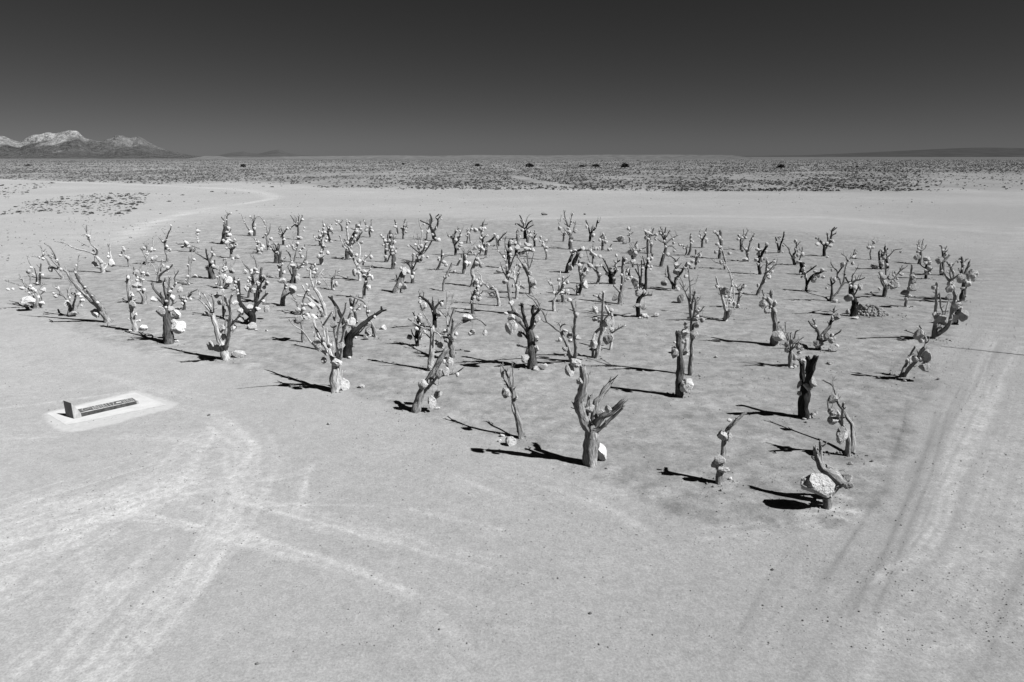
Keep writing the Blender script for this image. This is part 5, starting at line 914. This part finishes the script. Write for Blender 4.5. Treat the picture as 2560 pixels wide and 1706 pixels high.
def prism(name, prof, y0, y1, mat, parent, bev=.006, skew=0.0):      # prof: (x,z) outline, extruded across the plinth
    import bmesh
    bm = bmesh.new(); a = [bm.verts.new((x, y0, z)) for x, z in prof]; b = [bm.verts.new((x+skew, y1, z)) for x, z in prof]; n = len(prof)
    bm.faces.new(a); bm.faces.new(b[::-1])
    for k in range(n): bm.faces.new((a[(k+1) % n], a[k], b[k], b[(k+1) % n]))
    bmesh.ops.recalc_face_normals(bm, faces=bm.faces); bmesh.ops.bevel(bm, geom=bm.edges[:], offset=bev, segments=2, affect='EDGES')
    me = bpy.data.meshes.new(name); bm.to_mesh(me); bm.free(); return link(name, me, mat, parent)
CON = NT('weathered_concrete'); ob = CON.node('ShaderNodeTexCoord').outputs['Object']
CON.bump(CON.noise(ob, 25, 5), .3, .01); CON.col(CON.map(CON.math('ADD', CON.noise(ob, 4, 5, .65), CON.math('MULTIPLY', CON.noise(CON.mapping(ob, (14, 14, 1.5)), 2, 4), .6)), .55, 1.05, .20, .42))
DKM = NT('dark_patina'); ob = DKM.node('ShaderNodeTexCoord').outputs['Object']
DKM.b.inputs['Roughness'].default_value = .6; DKM.col(DKM.map(DKM.noise(ob, 9, 6, .7), .35, .65, .028, .075))
LET = NT('worn_lettering'); ob = LET.node('ShaderNodeTexCoord').outputs['Object']; LET.col(LET.map(LET.noise(ob, 14, 4), .3, .7, .12, .24))
prism('wedge', [(0, 0), (lenW-.004, 0), (lenW-.004, hW2), (.0, hW)], 0, .47, CON.m, root, skew=-.11)
prism('plinth_body', [(lenW, 0), (lenW+lenB, 0), (lenW+lenB, hB), (lenW, hW2-.01)], .012, depthW-.012, DKM.m, root)
prism('end_block', [(lenW+lenB+.004, 0), (lenW+lenB+.07, 0), (lenW+lenB+.06, hB*.95), (lenW+lenB+.004, hB+.006)], .02, depthW-.05, CON.m, root)
def slab(name, pts, h, mat, parent):       # pts: list of quads (x0,y0,x1,y1,width) strokes lying on the top face
    import bmesh
    bm = bmesh.new()
    for x0, y0, x1, y1, w in pts:
        d = Vector((x1-x0, y1-y0)).normalized(); nn = Vector((-d.y, d.x))*w/2
        zt = lambda x: hW2-.01+(hB-hW2+.01)*(x-lenW)/lenB
        c = [(x0+nn.x, y0+nn.y), (x1+nn.x, y1+nn.y), (x1-nn.x, y1-nn.y), (x0-nn.x, y0-nn.y)]
        lo = [bm.verts.new((x, y, zt(x)-.004)) for x, y in c]; hi = [bm.verts.new((x, y, zt(x)+h)) for x, y in c]
        bm.faces.new(hi); 
        for k in range(4): bm.faces.new((lo[k], lo[(k+1) % 4], hi[(k+1) % 4], hi[k]))
    bmesh.ops.recalc_face_normals(bm, faces=bm.faces); me = bpy.data.meshes.new(name); bm.to_mesh(me); bm.free(); return link(name, me, mat, parent)
# the worn strokes of the inscription, as far as they can be made out: a ring, upright strokes, a slanted one, a cross-barred pair, a pale patch, more uprights
st = []; yb, yt = .055, depthW-.055; X = lambda f: lenW+lenB*f
q = .022
ringp = [(X(.05), (yb+yt)/2), (X(.085), yt), (X(.17), yt), (X(.21), (yb+yt)/2+.02)]
st += [(*ringp[k], *ringp[k+1], q) for k in range(3)]+[(X(.05), (yb+yt)/2, X(.08), yb+.01, q), (X(.08), yb+.01, X(.19), yb+.01, q), (X(.10), (yb+yt)/2, X(.17), (yb+yt)/2+.03, .03)]
for f, l in ((.24, 0), (.275, .012), (.31, -.01), (.345, .01), (.385, 0), (.42, .012), (.455, -.012), (.49, 0)): st.append((X(f), yb, X(f+l), yt, q))
st += [(X(.24), yt, X(.275), yb, q*.8), (X(.31), yt, X(.345), yb, q*.8), (X(.385), yt, X(.42), (yb+yt)/2, q*.8), (X(.52), yt, X(.57), yt, q), (X(.545), yt, X(.545), yb, q), (X(.59), yt, X(.635), yt, q), (X(.635), yt, X(.59), yb, q), (X(.59), yb, X(.64), yb, q)]
for f in (.79, .825, .86, .895, .93, .96): st.append((X(f), yb, X(f+.008), yt, q))
st += [(X(.79), yt, X(.825), yb, q*.8), (X(.86), yb, X(.895), yt, q*.8), (X(.93), (yb+yt)/2, X(.96), (yb+yt)/2, q*.8)]
slab('lettering', st, .007, LET.m, root)
slab('front_rim', [(X(.005), .028, X(.995), .028, .022)], .005, CON.m, root)
PP = NT('pale_patch'); PP.b.inputs['Base Color'].default_value = (.26, .26, .26, 1)
slab('pale_patch', [(X(.67), (yb+yt)/2+.03, X(.76), (yb+yt)/2+.0, .10)], .009, PP.m, root)
# a tall bare pole just outside the frame on the right, whose shadow crosses the track

tip = gnd(2355, 867); e2 = gnd(2560, 893); dd = Vector((math.sin(SUN_AZ), math.cos(SUN_AZ), 0)); Lp = 4.9
base = Vector((tip[0], tip[1], 0))+dd*Lp; Hp = Lp*math.tan(SUN_EL)
root = bpy.data.objects.new('dead_tree', None); COL.objects.link(root); root.location = base
tag(root, 'tall bare pole tree just outside the right edge, casting the long thin shadow', 'dead tree', 'dead trees hung with stones')
rnd = random.Random(5); V, F, UV = [], [], []
C = catmull([Vector((0, 0, -.15)), Vector((.05, 0, Hp*.4)), Vector((-.04, .05, Hp*.75)), Vector((0, 0, Hp))], .1); tube(V, F, UV, C, .085, .03, rnd, 8); twigs(V, F, UV, C, .05, .02, rnd, 3, .25)
link('trunk', mesh_from('trunk', V, F, uv=UV), WOOD['g'], root)
print('pole', base, Hp, 'in frame x', base.x/base.y)
